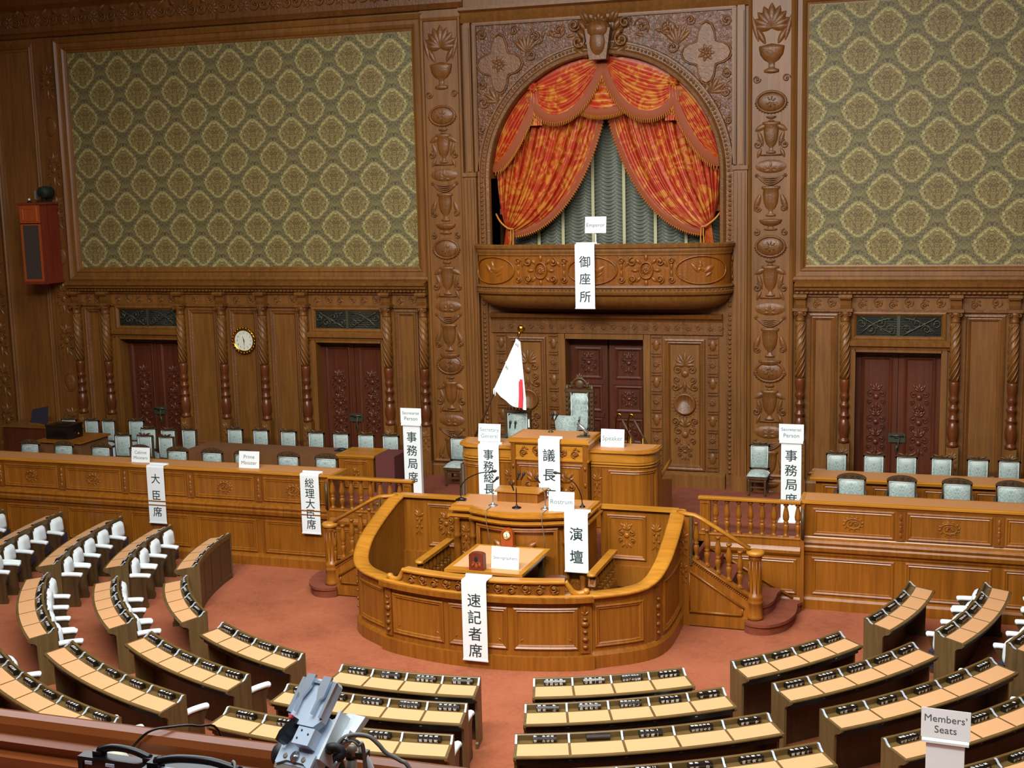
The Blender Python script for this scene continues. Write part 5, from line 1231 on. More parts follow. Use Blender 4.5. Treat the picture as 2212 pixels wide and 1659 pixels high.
# ------------------------------------------------------------------ signs
def card(label, text, x, y, z, w=.43, h=.32, rz=0.0, tilt=-8, mat='inkgrey', txh=.075, post=0):
    o = thing('sign_card', label, 'sign', (x, y, z), 'white place cards', rz)
    k = math.tan(math.radians(-tilt)); f = lambda u, v, n: (u, v * k - n, v)
    mb = MB(f); mb.box(-w / 2, w / 2, 0, h, -.004, .0); mb.build('card', 'white', o, 'local')
    mb = MB(f); L = text.split('|')
    for i, t in enumerate(L): letters(mb, t, 0, h * (.5 - (i - (len(L) - 1) / 2) * .36), txh, .002, w * .86)
    mb.build('lettering', mat, o, 'local')
    if post: mb = MB(); mb.box(-.09, .09, -.03, .11, -post, -post + .008); mb.box(-.012, .012, .02, .03, -post, .1); mb.build('clear_post', 'clip', o, 'local')
    mb = MB(); mb.box(-.10, .10, -.015, .10, 0, .006); mb.add([(-.08, .0, .004), (.08, .0, .004), (.08, .09, .004), (-.08, .09, .004), (-.08, h * .4 * k + .004, h * .4), (.08, h * .4 * k + .004, h * .4)], [(0, 1, 2, 3), (0, 4, 5, 1), (3, 2, 5, 4)]); mb.build('clear_stand', 'clip', o, 'local')
    return o
def banner(label, text, x, y, z, L=1.27, w=.40, back=.14, kh=.22, pitch=None, top=.24, rz=0.0):
    """hanging cloth strip; x,y = front fold on the edge of the furniture, z = level of the surface it rests on"""
    o = thing('sign_banner', label, 'sign', (x, y, z), 'white hanging banners', rz)
    mb = MB(); pr = [(back, .006), (.02, .008), (-.01, .004), (-.022, -.03), (-.02, -L)]
    vs = []; 
    for q, (yy, zz) in enumerate(pr): vs += [(-w / 2, yy, zz), (w / 2, yy, zz)]
    mb.add(vs, [(2 * i, 2 * i + 1, 2 * i + 3, 2 * i + 2) for i in range(len(pr) - 1)]); mb.add([(a, b + .002, c - .002) for a, b, c in vs], [(2 * i, 2 * i + 2, 2 * i + 3, 2 * i + 1) for i in range(len(pr) - 1)]); mb.build('cloth', 'white', o, 'local')
    mb = MB(); mb.box(-w / 2 - .012, w / 2 + .012, back - .02, back + .02, .0, .035); mb.box(-w / 2 - .006, w / 2 + .006, -.028, -.014, -L - .012, -L + .012); mb.build('holder_bar', 'clip', o, 'local')
    mb = MB(lambda u, v, n: (u, -.0215 - n, v)); p = pitch or (L - .2) / len(text)
    for i, ch in enumerate(text): letters(mb, ch, 0, -(top + p * i), kh, .002, kanji=True, bold=.008)
    mb.build('lettering', 'ink', o, 'local'); return o
card('white card reading Emperor on the balcony rail', 'Emperor', .065, -.84, 6.335, txh=.085, mat='inkdark', post=.215)
card('white card reading Secretary General on the left desk wing', 'Secretary|General', -1.24, -3.70, 2.66, txh=.075)
card('white card reading Speaker on the right desk wing', 'Speaker', 1.05, -3.55, 2.62, txh=.095)
card('white card reading Rostrum on the speaking rostrum', 'Rostrum', .76, -5.84, 1.988, txh=.085, rz=.06)
card('white card reading Stenographers on the stenographers table', 'Stenographers', .29, -7.37, 1.425, .45, .34, txh=.06)
card('white card reading Cabinet Ministers on the left counter', 'Cabinet|Ministers', -8.83, -3.62, 1.90, .42, .30, txh=.065, rz=.05)
card('white card reading Prime Minister on the left counter', 'Prime|Minister', -6.33, -3.62, 1.90, .44, .33, txh=.075, rz=.05)
banner('long white banner hung over the balcony with three black characters', '御座所', -.125, -.955, 6.12, 1.26, pitch=.355, top=.32)
banner('white banner with the secretary general title hung from the left desk wing', '事務総長席', -1.20, -3.85, 2.62, 1.05, top=.17, pitch=.215, kh=.19)
banner('white banner with the presiding officer title hung from the tall desk', '議長席', .03, -4.085, 2.82, 1.25, top=.28, pitch=.36)
banner('white banner with two characters hung from the right of the rostrum', '演壇', 1.03, -5.90, 1.985, .98, top=.34, pitch=.38)
banner('longest white banner, four characters, on the front of the enclosure', '速記者席', 0.0, -7.975, 1.395, 1.25, top=.30, pitch=.265, kh=.21, back=.22)
banner('white banner with three characters on the left counter', '大臣席', -8.33, -3.85, 1.90, 1.17, pitch=.34, top=.26, kh=.2)
banner('white banner with five characters on the left counter near the stairs', '総理大臣席', -4.88, -3.85, 1.90, 1.17, pitch=.205, top=.17, kh=.19)
def standing_sign(label, head, text, x, y, z, top, rz=0.0, w=.44, pitch=.27):
    o = thing('standing_sign', label, 'sign', (x, y, z), 'white standing signs', rz); H = top - z
    mb = MB(); mb.box(-.18, .18, -.05, .05, .02, H - .33); mb.build('post_panel', 'white', o, 'local')
    mb = MB(); mb.box(-.22, .22, -.15, .15, 0, .02); mb.build('base_plate', 'clip', o, 'local')
    mb = MB(); mb.box(-w / 2, w / 2, -.056, -.05, H - .30, H); mb.build('card', 'white', o, 'local')
    mb = MB(); mb.prism([(-.05, H - .36), (-.075, H - .35), (-.075, H - .325), (-.05, H - .30)], -w / 2 + .01, w / 2 - .01, 'x'); mb.build('card_holder', 'clip', o, 'local')
    mb = MB(lambda u, v, n: (u, -.056 - n, v)); L = head.split('|')
    for i, t in enumerate(L): letters(mb, t, 0, H - .15 - (i - (len(L) - 1) / 2) * .11, .075 if len(t) < 9 else .06, .002, w * .86)
    mb.build('card_lettering', 'inkgrey' if z > .5 else 'inkdark', o, 'local')
    if text:
        mb = MB(lambda u, v, n: (u, -.05 - n, v))
        for i, ch in enumerate(text): letters(mb, ch, 0, H - .58 - pitch * i, .21, .002, kanji=True, bold=.008)
        mb.build('lettering', 'ink', o, 'local')
standing_sign('white standing sign headed Secretariat Person on the left of the dais', 'Secretariat|Person', '事務局席', -3.30, -2.45, DZ, 3.01)
standing_sign('white standing sign headed Secretariat Person in front of the right pilaster', 'Secretariat|Person', '事務局席', 4.07, -2.3, DZ, 2.93)
standing_sign('white standing sign reading Members Seats among the right hand desks', 'Members’|Seats', '', 6.80, -13.0, 0, 2.15, -.06, .46)

# ------------------------------------------------------------------ flag, microphones and table things
o = thing('flagpole', 'leaning dark flagpole with gold ball beside the presiding desk', 'flagpole', (-2.05, -2.9, DZ))
A_, B_ = Vector((-2.19, -2.6, 1.95)), Vector((-.90, -2.9, 4.52)); D_ = (B_ - A_)
mb = MB(); mb.tube([A_, B_], .024, 8); mb.build('pole', 'dark', o)
mb = MB(); mb.ell(tuple(B_ + D_.normalized() * .16), (.075, .075, .075), 14, 10); mb.tube([B_, B_ + D_.normalized() * .1], .03, 8); mb.build('finial', 'brass', o)
mb = MB(); Q = A_ + D_ * .615; mb.tube([Q - D_.normalized() * .03, Q + D_.normalized() * .03], .034, 8); mb.build('clamp', 'brass', o)
mb = MB(); mb.lathe((-2.19, -2.6, DZ), [(.2, 0), (.2, .05), (.05, .1), (.05, .85)], 14); mb.build('foot', 'dark', o)
o = thing('flag', 'white flag with red disc drooping from the leaning pole', 'flag', (-1.0, -2.95, 3.2))
T0, T1 = Vector((-.93, -2.93, 4.46)), Vector((-1.42, -2.86, 3.50)); nu, nv = 40, 30; vs = []
def fl(a, b):
    # a: along the pole, 0 top; b: away from the pole, folding downward
    p = T0.lerp(T1, a); e = Vector((-.80 + .05 * a, -2.95, 4.46)).lerp(Vector((-.90 + .13 * 0, -2.95, 3.12)), a) if 0 else Vector((-.84 + .10 * min(1, a * 1.2), -2.95, 4.42 - 1.28 * a))
    q = p.lerp(e, b); q.z -= .10 * math.sin(PI * b) * a; q.y += .05 * math.sin(b * 16 + a * 2) * (.15 + a) * b; q.x += .012 * math.sin(b * 25) * b; return q
vs = [tuple(fl(j / nv, i / nu)) for j in range(nv + 1) for i in range(nu + 1)]
white = []; red = []
for j in range(nv):
    for i in range(nu):
        a, b = (j + .5) / nv, (i + .5) / nu; f = (j * (nu + 1) + i, j * (nu + 1) + i + 1, (j + 1) * (nu + 1) + i + 1, (j + 1) * (nu + 1) + i)
        (red if ((a - .86) / .36) ** 2 + ((b - .80) / .085) ** 2 < 1 and a > .56 else white).append(f)
mb = MB(); mb.add(vs, white, True); mb.build('cloth', 'flag', o)
mb = MB(); mb.add(vs, red, True); mb.build('red_disc', 'red_ink', o)
mb = MB()
for k, a in enumerate((0.0, .45, 1.0)):
    p = T0.lerp(T1, a); pp = A_ + D_ * ((p.z - A_.z) / D_.z); mb.tube([p, pp], .012, 5)
    mb.tube([p, p + Vector((.0, -.02, -.1))], .012, 5); mb.tube([p + Vector((.03, 0, 0)), p + Vector((.03, -.02, -.13))], .012, 5)
mb.build('ties', 'white', o)
def mic(label, base, pts, basemat, stemmat, heads, kind='round', rb=.08):
    o = thing('microphone', label, 'microphone', base, 'microphones on the rostrum' if base[1] < -5 else 'microphones on the presiding desk')
    bx, by, bz = base; mb = MB()
    if kind == 'round': mb.lathe(base, [(rb, 0), (rb, .012), (rb * .7, .022), (.02, .035), (.015, .06)], 16)
    else: mb.prism([(bx - .09, by - .05), (bx + .09, by - .05), (bx + .07, by + .06), (bx - .07, by + .06)], bz, bz + .03); mb.ell((bx, by, bz + .03), (.07, .045, .025), 10, 3, True)
    mb.build('base', basemat, o)
    mb = MB(); mb.tube(smooth([(bx, by, bz + .02)] + pts, 5), .009, 6); mb.build('stem', stemmat, o)
    for h, d in heads:
        mb = MB(); h = Vector(h); d = Vector(d).normalized(); mb.tube([h - d * .10, h - d * .02, h, h + d * .03, h + d * .05], [.011, .016, .026, .024, .008], 8); mb.build('head', 'blackm', o)
    return o
RZ = 1.988
mic('gooseneck microphone with black foot at the left end of the rostrum', (-1.12, -5.50, RZ), [(-1.13, -5.52, 2.18), (-1.02, -5.54, 2.36), (-.75, -5.58, 2.50), (-.50, -5.6, 2.54)], 'black', 'black', [((-.48, -5.6, 2.55), (1, 0, .25))], 'flat')
mic('silver-based microphone on the left front of the rostrum', (-.47, -5.72, RZ), [(-.47, -5.72, 2.32), (-.46, -5.71, 2.38)], 'steel', 'steel', [((-.40, -5.70, 2.45), (.8, 0, .8))])
mic('twin black microphone on the front middle of the rostrum', (-.03, -5.79, RZ), [(-.03, -5.79, 2.34)], 'black', 'black', [((0.02, -5.78, 2.56), (.25, .1, 1)), ((.10, -5.78, 2.56), (.45, .1, 1)), ((-.10, -5.80, 2.38), (-.3, 0, 1))])
mic('silver-based microphone on the right front of the rostrum', (.46, -5.76, RZ), [(.46, -5.76, 2.24), (.40, -5.76, 2.36)], 'steel', 'steel', [((.31, -5.74, 2.50), (-.7, .1, .8))])
mic('long gooseneck microphone at the right end of the rostrum', (1.02, -5.48, RZ), [(1.0, -5.5, 2.2), (.9, -5.52, 2.40), (.72, -5.55, 2.52)], 'black', 'black', [((.60, -5.57, 2.57), (-1, 0, .1))], 'round', .05)
mic('twin slim microphone between the secretary general card and the tall desk', (-.80, -3.62, 2.624), [(-.80, -3.62, 2.78)], 'black', 'black', [((-.85, -3.62, 3.0), (.1, 0, 1)), ((-.75, -3.62, 3.0), (.1, 0, 1))], 'round', .05)
mic('dark gooseneck microphone on the left of the tall desk top', (-.14, -3.42, 2.823), [(-.15, -3.42, 2.98), (-.12, -3.40, 3.12)], 'bronze', 'bronze', [((-.10, -3.4, 3.15), (.2, 0, 1)), ((-.02, -3.4, 3.14), (.4, 0, 1))], 'round', .05)
o = thing('desk_lamp', 'small angled reading light on the right of the tall desk top', 'lamp', (.58, -3.72, 2.823))
mb = MB(); mb.prism([(.46, -3.80), (.70, -3.80), (.67, -3.66), (.50, -3.64)], 2.823, 2.845); mb.tube([(.60, -3.72, 2.84), (.60, -3.72, 2.93)], .03, 7); mb.build('base', 'bronze', o)
mb = MB(); mb.tube([(.66, -3.74, 2.90), (.46, -3.72, 3.06)], .032, 8); mb.build('lamp_head', 'steel', o)
o = thing('desk_clock', 'round bronze desk clock behind the Speaker card', 'clock', (.60, -2.9, 2.50))
mb = MB(); mb.box(.50, .75, -3.0, -2.85, 1.95, 2.62); mb.build('pedestal', 'dark', o); mb = MB(); mb.lathe((.62, -2.92, 2.62), [(.12, 0), (.13, .05), (.10, .09), (0, .09)], 14); mb.build('clock_body', 'bronze', o)
o = thing('lectern_box', 'small oak box standing on the back of the rostrum', 'box', (-.1, -5.2, RZ))
mb = MB(); mb.prism([(-.50, -5.42), (.22, -5.42), (.28, -5.06), (-.54, -5.06)], RZ, RZ + .17); mb.build('box_body', 'gold', o); mb = MB(); mb.prism([(-.54, -5.45), (.26, -5.45), (.31, -5.03), (-.58, -5.03)], RZ + .17, RZ + .19); mb.build('box_top', 'goldx', o)
for i, x in enumerate((-.47, .50)):
    o = thing('microphone_cable', 'thin cable hanging down the front of the rostrum from its %s silver microphone' % ('left' if i == 0 else 'right'), 'cable', (x, -6.0, 1.9)); mb = MB(); yy = -6.06 if i == 0 else -6.06; mb.tube([(x, -5.80, RZ + .006), (x, yy - .03, RZ + .008), (x, yy - .045, 1.97), (x + .01, yy - .045, 1.8), (x + .02, yy + .02, 1.6), (x + .02, yy + .05, 1.2)], .006, 5); mb.build('cable', 'taupe', o)
# stenographers' table
o = thing('stenographers_table', 'square leather-topped oak table inside the enclosure', 'table', (0, -6.9, .52))
mb = MB(); mb.box(-.64, .64, -7.58, -6.10, 1.375, 1.42); mb.build('table_top', 'goldx', o)
for a, b in ((-.56, -.11), (.11, .56)): mb = MB(); mb.box(a, b, -7.40 if a < 0 else -7.40, -6.18, 1.4195, 1.423); mb.build('leather_inlay', 'blot', o)
mb = MB(); mb.box(-.111, .111, -7.40, -6.5, 1.4195, 1.4225); mb.build('leather_strip', 'blot', o)
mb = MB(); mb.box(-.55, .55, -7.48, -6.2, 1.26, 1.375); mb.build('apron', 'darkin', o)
for x in (-.52, .52):
    for y in (-7.45, -6.23): mb = MB(); mb.box(x - .04, x + .04, y - .04, y + .04, .52, 1.26); mb.build('leg', 'dark', o)
o = thing('mantel_clock', 'arched wooden mantel clock at the back of the stenographers table', 'clock', (-.06, -6.2, 1.423))
P = [(-.10, 0), (.10, 0), (.10, .20)] + [(.10 * math.cos(PI * i / 10), .20 + .10 * math.sin(PI * i / 10)) for i in range(1, 10)] + [(-.10, .20)]
mb = MB(); mb.prism([(x - .06, z + 1.445) for x, z in P], -6.24, -6.14, 'y'); mb.box(-.18, .06, -6.26, -6.12, 1.423, 1.447); mb.build('case', 'cabor', o)
mb = MB(); mb.lathe((-.06, -6.242, 1.64), [(.0, 0), (.072, 0), (.075, -.012), (.062, -.014), (.06, -.004), (0, -.004)], 20, axis='y'); bz = mb.build('bezel', 'brass', o)
mb = MB(); mb.lathe((-.06, -6.248, 1.64), [(.0, 0), (.06, 0), (.06, -.003), (0, -.003)], 20, axis='y'); dl = mb.build('dial', 'cream', o)
mb = MB(onto(-6.253)); hand(mb, -.06, 1.64, PI / 2 + .3, .04, .006, .001); hand(mb, -.06, 1.64, -PI / 2, .05, .005, .001); mb.build('hands', 'ink', dl)
o = thing('bell_box', 'small carved wooden box with arched top at the front of the stenographers table', 'box', (-.12, -7.48, 1.423))
P = [(-.12, 0), (.12, 0), (.12, .24)] + [(.12 * math.cos(PI * i / 8), .24 + .035 * math.sin(PI * i / 8)) for i in range(1, 8)] + [(-.12, .24)]
mb = MB(); mb.prism([(x - .12, z + 1.423) for x, z in P], -7.54, -7.42, 'y'); mb.build('case', 'cabred', o)
mb = MB(onto(-7.54)); mb.ell((-.12, 1.60, 0), (.03, .045, .006), 10, 3, True); mb.build('keyhole', 'void', o)
mb = MB(onto(-7.54)); mb.scroll(-.17, 1.52, .04, 0, 1.2, 1, .008, .008); mb.scroll(-.07, 1.52, .04, PI, 1.2, -1, .008, .008); mb.leaf(-.12, 1.44, PI / 2, .1, .03, .02); mb.leaf(-.19, 1.47, 1.2, .08, .02, .02); mb.leaf(-.05, 1.47, 1.9, .08, .02, .02); mb.build('carving', 'cabor', o)
o = thing('stool', 'round oxblood leather stool at the right of the stenographers table', 'stool', (1.02, -7.05, .52))
mb = MB(); mb.lathe((1.02, -7.05, 1.17), [(.0, 0), (.17, 0), (.19, .03), (.18, .07), (.1, .095), (0, .10)], 20); mb.build('seat', 'leather', o)
mb = MB(); mb.lathe((1.02, -7.05, .52), [(.16, 0), (.16, .02), (.03, .05), (.03, .65)], 12); mb.build('pedestal', 'steel', o)

# ------------------------------------------------------------------ members' desks on concentric arcs
CX, CY = -.17, -3.80
def pol(r, a, z=0.0): a = math.radians(a); return (CX + r * math.sin(a), CY - r * math.cos(a), z)
DK = [('A', 1, 6.60, 6.50, -62.7, -81.5, 4), ('A', 2, 7.88, 7.92, -65.6, -85.3, 5), ('A', 3, 9.12, 9.28, -67.6, -88.2, 5), ('A', 4, 10.5, 10.75, -69.5, -88.6, 6), ('A', 5, 12.0, 12.1, -71, -88.2, 6),
      ('B', 1, 6.75, 6.87, -56.5, -37.5, 4), ('B', 2, 7.90, 7.88, -59.2, -40.4, 5), ('B', 3, 9.12, 9.0, -63.0, -42.0, 5),
      ('C', 1, 6.86, 6.98, -31.8, -13.9, 4), ('C', 2, 7.87, 7.95, -34.7, -14.8, 5), ('C', 3, 8.93, 8.91, -37.2, -16.2, 5), ('C', 4, 9.88, 9.84, -39.2, -17.0, 6),
      ('D', 1, 7.08, 7.09, -7.4, 9.76, 4), ('D', 2, 7.96, 7.97, -9.5, 9.72, 5), ('D', 3, 8.90, 8.92, -11.0, 9.81, 5),
      ('E', 1, 7.09, 7.04, 15.8, 33.3, 4), ('E', 2, 7.95, 7.84, 15.2, 35.0, 5), ('E', 3, 8.86, 8.76, 14.75, 36.1, 5), ('E', 4, 9.82, 9.72, 14.5, 36.9, 6),
      ('F', 1, 7.06, 6.97, 39.35, 57.1, 4), ('F', 2, 7.96, 7.93, 40.0, 60.0, 5), ('F', 3, 8.92, 8.98, 40.5, 61.4, 5), ('F', 4, 9.92, 9.96, 41.4, 62.0, 6), ('F', 5, 10.9, 10.9, 42.3, 62.0, 6),
      ('G', 1, 6.92, 6.85, 63.6, 82.0, 4), ('G', 2, 7.96, 7.96, 64.8, 85.0, 5), ('G', 3, 8.92, 8.95, 66.0, 87.0, 5)]
BLK = {'A': 'far left block', 'B': 'second block from left', 'C': 'third block from left', 'D': 'block left of centre aisle',
       'E': 'block right of centre aisle', 'F': 'second block from right', 'G': 'far right block'}
NM = {('E', 1): '山田勝彦 山岸一生 おおつき紅葉 馬場雄基', ('E', 2): '荒井　優 鈴木庸介 神津たけし 福岡隆雄 太　栄志', ('E', 3): '堤　かなめ - 米山隆一 吉田はるみ 梅谷　守',
      ('E', 4): '道下大樹 森田俊和 湯原俊二 桜井　周 緑川貴士 源馬修一', ('D', 1): '保岡宏武 勝目　康 塩崎彰久 渡辺　創', ('D', 2): '中川郁子 小島敏文 小寺裕雄 上杉謙太郎 本庄知史',
      ('D', 3): '今枝宗一郎 武村展英 田野瀬太 鈴木憲和 新垣邦男', ('F', 1): '住吉寛紀 林　佑美 山崎正恭 河西宏一', ('F', 2): '遠藤良太 漆間譲司 金村龍那 中川宏昌 吉田　豊',
      ('F', 3): '沢田　良 阿部　司 金子恵一 岩谷良平 浅川義治', ('F', 4): '吉田とも代 中村昌樹 小野泰輔 池下　卓 早坂　敦 前川清成', ('F', 5): '掘井健智 奥下剛光 高橋英明 山本剛正 一谷勇一 赤木正幸'}
SUR = '高木 西田 石原 小林 中野 宮下 松本 古川 土田 平沼 若林 国定 長谷 神田 杉田 深沢'.split(); GIV = '正人 宏明 一郎 幸典 洋平 文雄 真治 英男 俊子 勝俊 健一 貴之 昭政 弘樹 拓也 慎二'.split()
kk = [0]
def names(b, r, n):
    if (b, r) in NM: return NM[(b, r)].split(' ')
    out = []
    for _ in range(n): out.append(SUR[kk[0] % 16] + GIV[(kk[0] * 5 + 3) % 16]); kk[0] += 1
    return out
def arcband(mb, d0, d1, a0, a1, poly, n):
    """cross-section poly [(dr, z)] carried along the arc; radius runs from d0 to d1"""
    vs = []; m = len(poly)
    for i in range(n + 1):
        t = i / n; r = d0 + (d1 - d0) * t; a = a0 + (a1 - a0) * t
        for q, z in poly: vs.append(pol(r + q, a, z))
    fs = [(i * m + q, (i + 1) * m + q, (i + 1) * m + (q + 1) % m, i * m + (q + 1) % m) for i in range(n) for q in range(m)]
    fs += [tuple(range(m)), tuple(n * m + q for q in range(m - 1, -1, -1))]
    return mb.add(vs, fs)
def place_plate(b, r, k, R0, a, text):
    P = pol(R0 - .350, a, .803)
    f = 'fourth fifth sixth'.split()
    nth = ORD[k]; row = ['front', 'second', 'third', 'fourth', 'fifth'][r - 1]
    lab = '%sname block, %s on the %s desk of the %s' % ('' if text != '-' else 'blank ', nth, row, BLK[b])
    o = thing('name_block', lab, 'name plate', P, 'name blocks on the members desks', math.radians(a))
    # local: x along the desk, -y towards the sitter
    mb = MB(); mb.prism([(-.030, 0), (-.036, .044), (-.020, .066), (.020, .066), (.034, .044), (.034, 0)], -.14, .14, 'x'); mb.build('block', 'block', o, 'local')
    if text != '-':
        t = text; n = len(t); p = min(.064, .25 / n)
        mb = MB(lambda u, v, n_: (u, -.0305 - .006 * v / .044 - n_, v)); m2 = MB(lambda u, v, n_: (u, -.020 - .016 * (1 - v) + .0 - n_ * .8, .044 + .022 * v + n_ * .6))
        m3 = MB(lambda u, v, n_: (u, v, .0662 + n_))
        for i, ch in enumerate(t):
            if ch == '　': continue
            u = (i - (n - 1) / 2) * p - .012; letters(mb, ch, u, .022, .040 if n < 5 else .036, .001, rot=1, kanji=True, bold=.012)
            letters(m3, ch, u, 0, .038, .001, rot=1, kanji=True, bold=.03)  # glare on the top face put in as bold white characters
        mb.build('front_lettering', 'chars', o, 'local'); m3.build('top_glare_lettering', 'chars', o, 'local')
DESK = {}
for b, row, r0, r1, a0, a1, n in DK:
    if a1 < a0: a0, a1, r0, r1 = a1, a0, r1, r0
    DESK[(b, row)] = (r0, r1, a0, a1, n); ns = n * 4
    o = thing('members_desk', 'curved %s-place desk, %s row, %s' % (['', '', '', '', 'four', 'five', 'six'][n], ['front', 'second', 'third', 'fourth', 'fifth'][row - 1], BLK[b]), 'desk', pol((r0 + r1) / 2 - .3, (a0 + a1) / 2), 'curved desks of the members')
    mb = MB(); arcband(mb, r0, r1, a0, a1, [(0, .742), (.004, .752), (0, .764), (-.30, .800), (-.395, .800), (-.395, .775), (-.30, .775)], ns); dtop = mb.build('desk_top', 'darkx', o)
    mb = MB(); arcband(mb, r0, r1, a0, a1, [(-.395, .78), (-.392, .868), (-.40, .876), (-.425, .876), (-.432, .866), (-.428, .78)], ns); brail = mb.build('back_rail', 'darkx', o)
    mb = MB(); arcband(mb, r0, r1, a0, a1, [(-.40, .0), (-.40, .80), (-.422, .80), (-.422, .09), (-.435, .08), (-.435, 0)], ns); 
    for k in range(1, n):                                  # battens on the outer face
        t = k / n; a = a0 + (a1 - a0) * t; r = r0 + (r1 - r0) * t; da = .03 / r * 57.3 / 2; arcband(mb, r, r, a - da, a + da, [(-.42, .09), (-.42, .80), (-.430, .80), (-.430, .09)], 1)
    mb.build('front_board', 'dark', o)
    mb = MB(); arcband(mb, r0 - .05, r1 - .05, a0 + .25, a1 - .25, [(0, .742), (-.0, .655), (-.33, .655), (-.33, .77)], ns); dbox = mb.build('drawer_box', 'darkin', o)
    for s, a, r in ((1, a0, r0), (-1, a1, r1)):
        prof = [(-.435, 0), (-.435, .87), (-.40, .876), (-.375, .83), (-.30, .806), (.002, .768), (.006, .735), (-.03, .70), (-.10, .672), (-.125, .64), (-.135, .09), (-.11, .07), (-.11, 0)]
        da = s * .032 / r * 57.3; mb = MB(); vs = [pol(r + q, a - da * .1, z) for q, z in prof] + [pol(r + q, a + da, z) for q, z in prof]; m = len(prof)
        mb.add(vs, [tuple(range(m)), tuple(range(2 * m - 1, m - 1, -1))] + [(i, m + i, m + (i + 1) % m, (i + 1) % m) for i in range(m)]); mb.build('end_panel', 'olive', o)
    for k in range(n):
        t0, t1 = k / n, (k + 1) / n; A = lambda t: a0 + (a1 - a0) * t; Rr = lambda t: r0 + (r1 - r0) * t
        g = .022 / ((r0 + r1) / 2) * 57.3; g0 = g * 1.5 if k == 0 else g * .75; g1 = g * 1.5 if k == n - 1 else g * .75
        mb = MB(); arcband(mb, Rr(t0), Rr(t1), A(t0) + g0, A(t1) - g1, [(-.035, .7695), (-.285, .7995), (-.285, .8015), (-.035, .7715)], 4); mb.build('blotter', 'blot', dtop)
    for k in range(n + 1):
        t = k / n; a = a0 + (a1 - a0) * t; r = r0 + (r1 - r0) * t; e = .012 / r * 57.3
        a += .5 * e * (2 if k == 0 else (-2 if k == n else 0))
        mb = MB(); arcband(mb, r, r, a - e, a + e, [(-.40, .876), (-.375, .878), (-.335, .835), (-.292, .806), (-.292, .80), (-.34, .822), (-.378, .866), (-.40, .868)], 1); mb.build('divider', 'silverp', brail)
        if 0 < k < n:
            mb = MB(); arcband(mb, r, r, a - 1.4 * e, a + 1.4 * e, [(-.048, .695), (-.042, .695), (-.042, .707), (-.048, .707)], 1); mb.build('drawer_catch', 'steel', dbox)
    for k, t in enumerate(names(b, row, n)):
        if (b, row) in (('G', 1), ('G', 2)) and k == n - 1: continue
        tt = (k + .55) / n; place_plate(b, row, k, r0 + (r1 - r0) * tt, a0 + (a1 - a0) * tt, t)

# ------------------------------------------------------------------ members' seats fixed to the desk behind
def member_seat():
    o = thing('members_chair', 'x', 'chair', (0, 0, 0), 'white-covered members seats'); pl = dict(parent=o, loc='local')
    mb = MB(); vs = []; NX, NZ = 10, 10
    def sh(u, v, back):
        w_ = .212 * (1 - .08 * v) ; z = .50 + .335 * v; z -= .035 * abs(u) ** 5 * v; b = (1 - abs(u) ** 5) * (1 - abs(2 * v - 1) ** 6)
        return (u * w_, -.035 - (.075 * b if not back else -.0) - .02 * (1 - v), z)
    for back in (0, 1): vs += [sh(2 * i / NX - 1, j / NZ, back) for j in range(NZ + 1) for i in range(NX + 1)]
    fs = [(j * 11 + i, j * 11 + i + 1, j * 11 + 12 + i, j * 11 + 11 + i) for j in range(NZ) for i in range(NX)]; q = 121
    fs += [(q + b_, q + a_, q + d_, q + c_) if 0 else (q + d_, q + c_, q + b_, q + a_) for a_, b_, c_, d_ in fs]
    mb.add(vs, fs, True); mb.build('backrest_cover', 'cover', **pl)
    mb = MB(); mb.box(-.19, .19, -.045, -.005, .10, .82); mb.build('back_board', 'dark', **pl)
    mb = MB(); mb.box(-.18, .18, -.16, -.07, .28, .50); mb.lathe((0, -.12, .28), [(.05, -.17), (.05, .17)], 8, axis='x'); mb.build('folded_seat', 'navy', **pl)
    return o
def arm_of(o, x):
    pl = dict(parent=o, loc='local')
    mb = MB(); P = smooth([(x, -.02, .60), (x, -.10, .605), (x, -.22, .60), (x, -.33, .59), (x, -.375, .575)], 3); mb.tube(P, [.048] * 10 + [.052, .05, .034], 9, sq=(.85, 1.05)); return mb.build('armrest', 'cover', **pl)
def support_of(o, x):
    mb = MB(); mb.prism([(-.01, 0), (-.30, 0), (-.32, .07), (-.30, .10), (-.29, .40), (-.33, .50), (-.36, .545), (-.01, .565)], x - .024, x + .024, 'x'); return mb.build('arm_support', 'dark', o, 'local')
m1 = member_seat(); arm_of(m1, -.262); support_of(m1, -.262)                  # one arm, on the sitter's right
m2 = copy_tree(m1, (0, 0, 0)); arm_of(m2, .262); support_of(m2, .262)        # last of a row: both arms
protos = {1: m1, 2: m2}; done = set()
def put_seat(kind, x, y, rz, label):
    pr = protos[kind]
    if kind not in done:
        done.add(kind); pr.location = (x, y, 0); pr.rotation_euler = (0, 0, rz); pr['label'] = label; return
    copy_tree(pr, (x, y, 0), rz, label)
SEATS = {('A', 2): (4, None), ('A', 3): (5, None), ('A', 4): (5, None), ('A', 5): (6, None), ('B', 2): (4, None), ('B', 3): (5, None), ('G', 2): (4, None), ('G', 3): (5, None),
         ('C', 2): (4, 'R'), ('C', 3): (5, 'R'), ('C', 4): (5, 'RL'), ('D', 2): (4, 'R'), ('D', 3): (5, 'R'), ('E', 2): (4, 'R'), ('E', 3): (5, 'R'), ('F', 2): (4, 'LR'), ('F', 3): (5, 'LR'), ('F', 4): (5, 'LR'), ('F', 5): (6, 'L')}
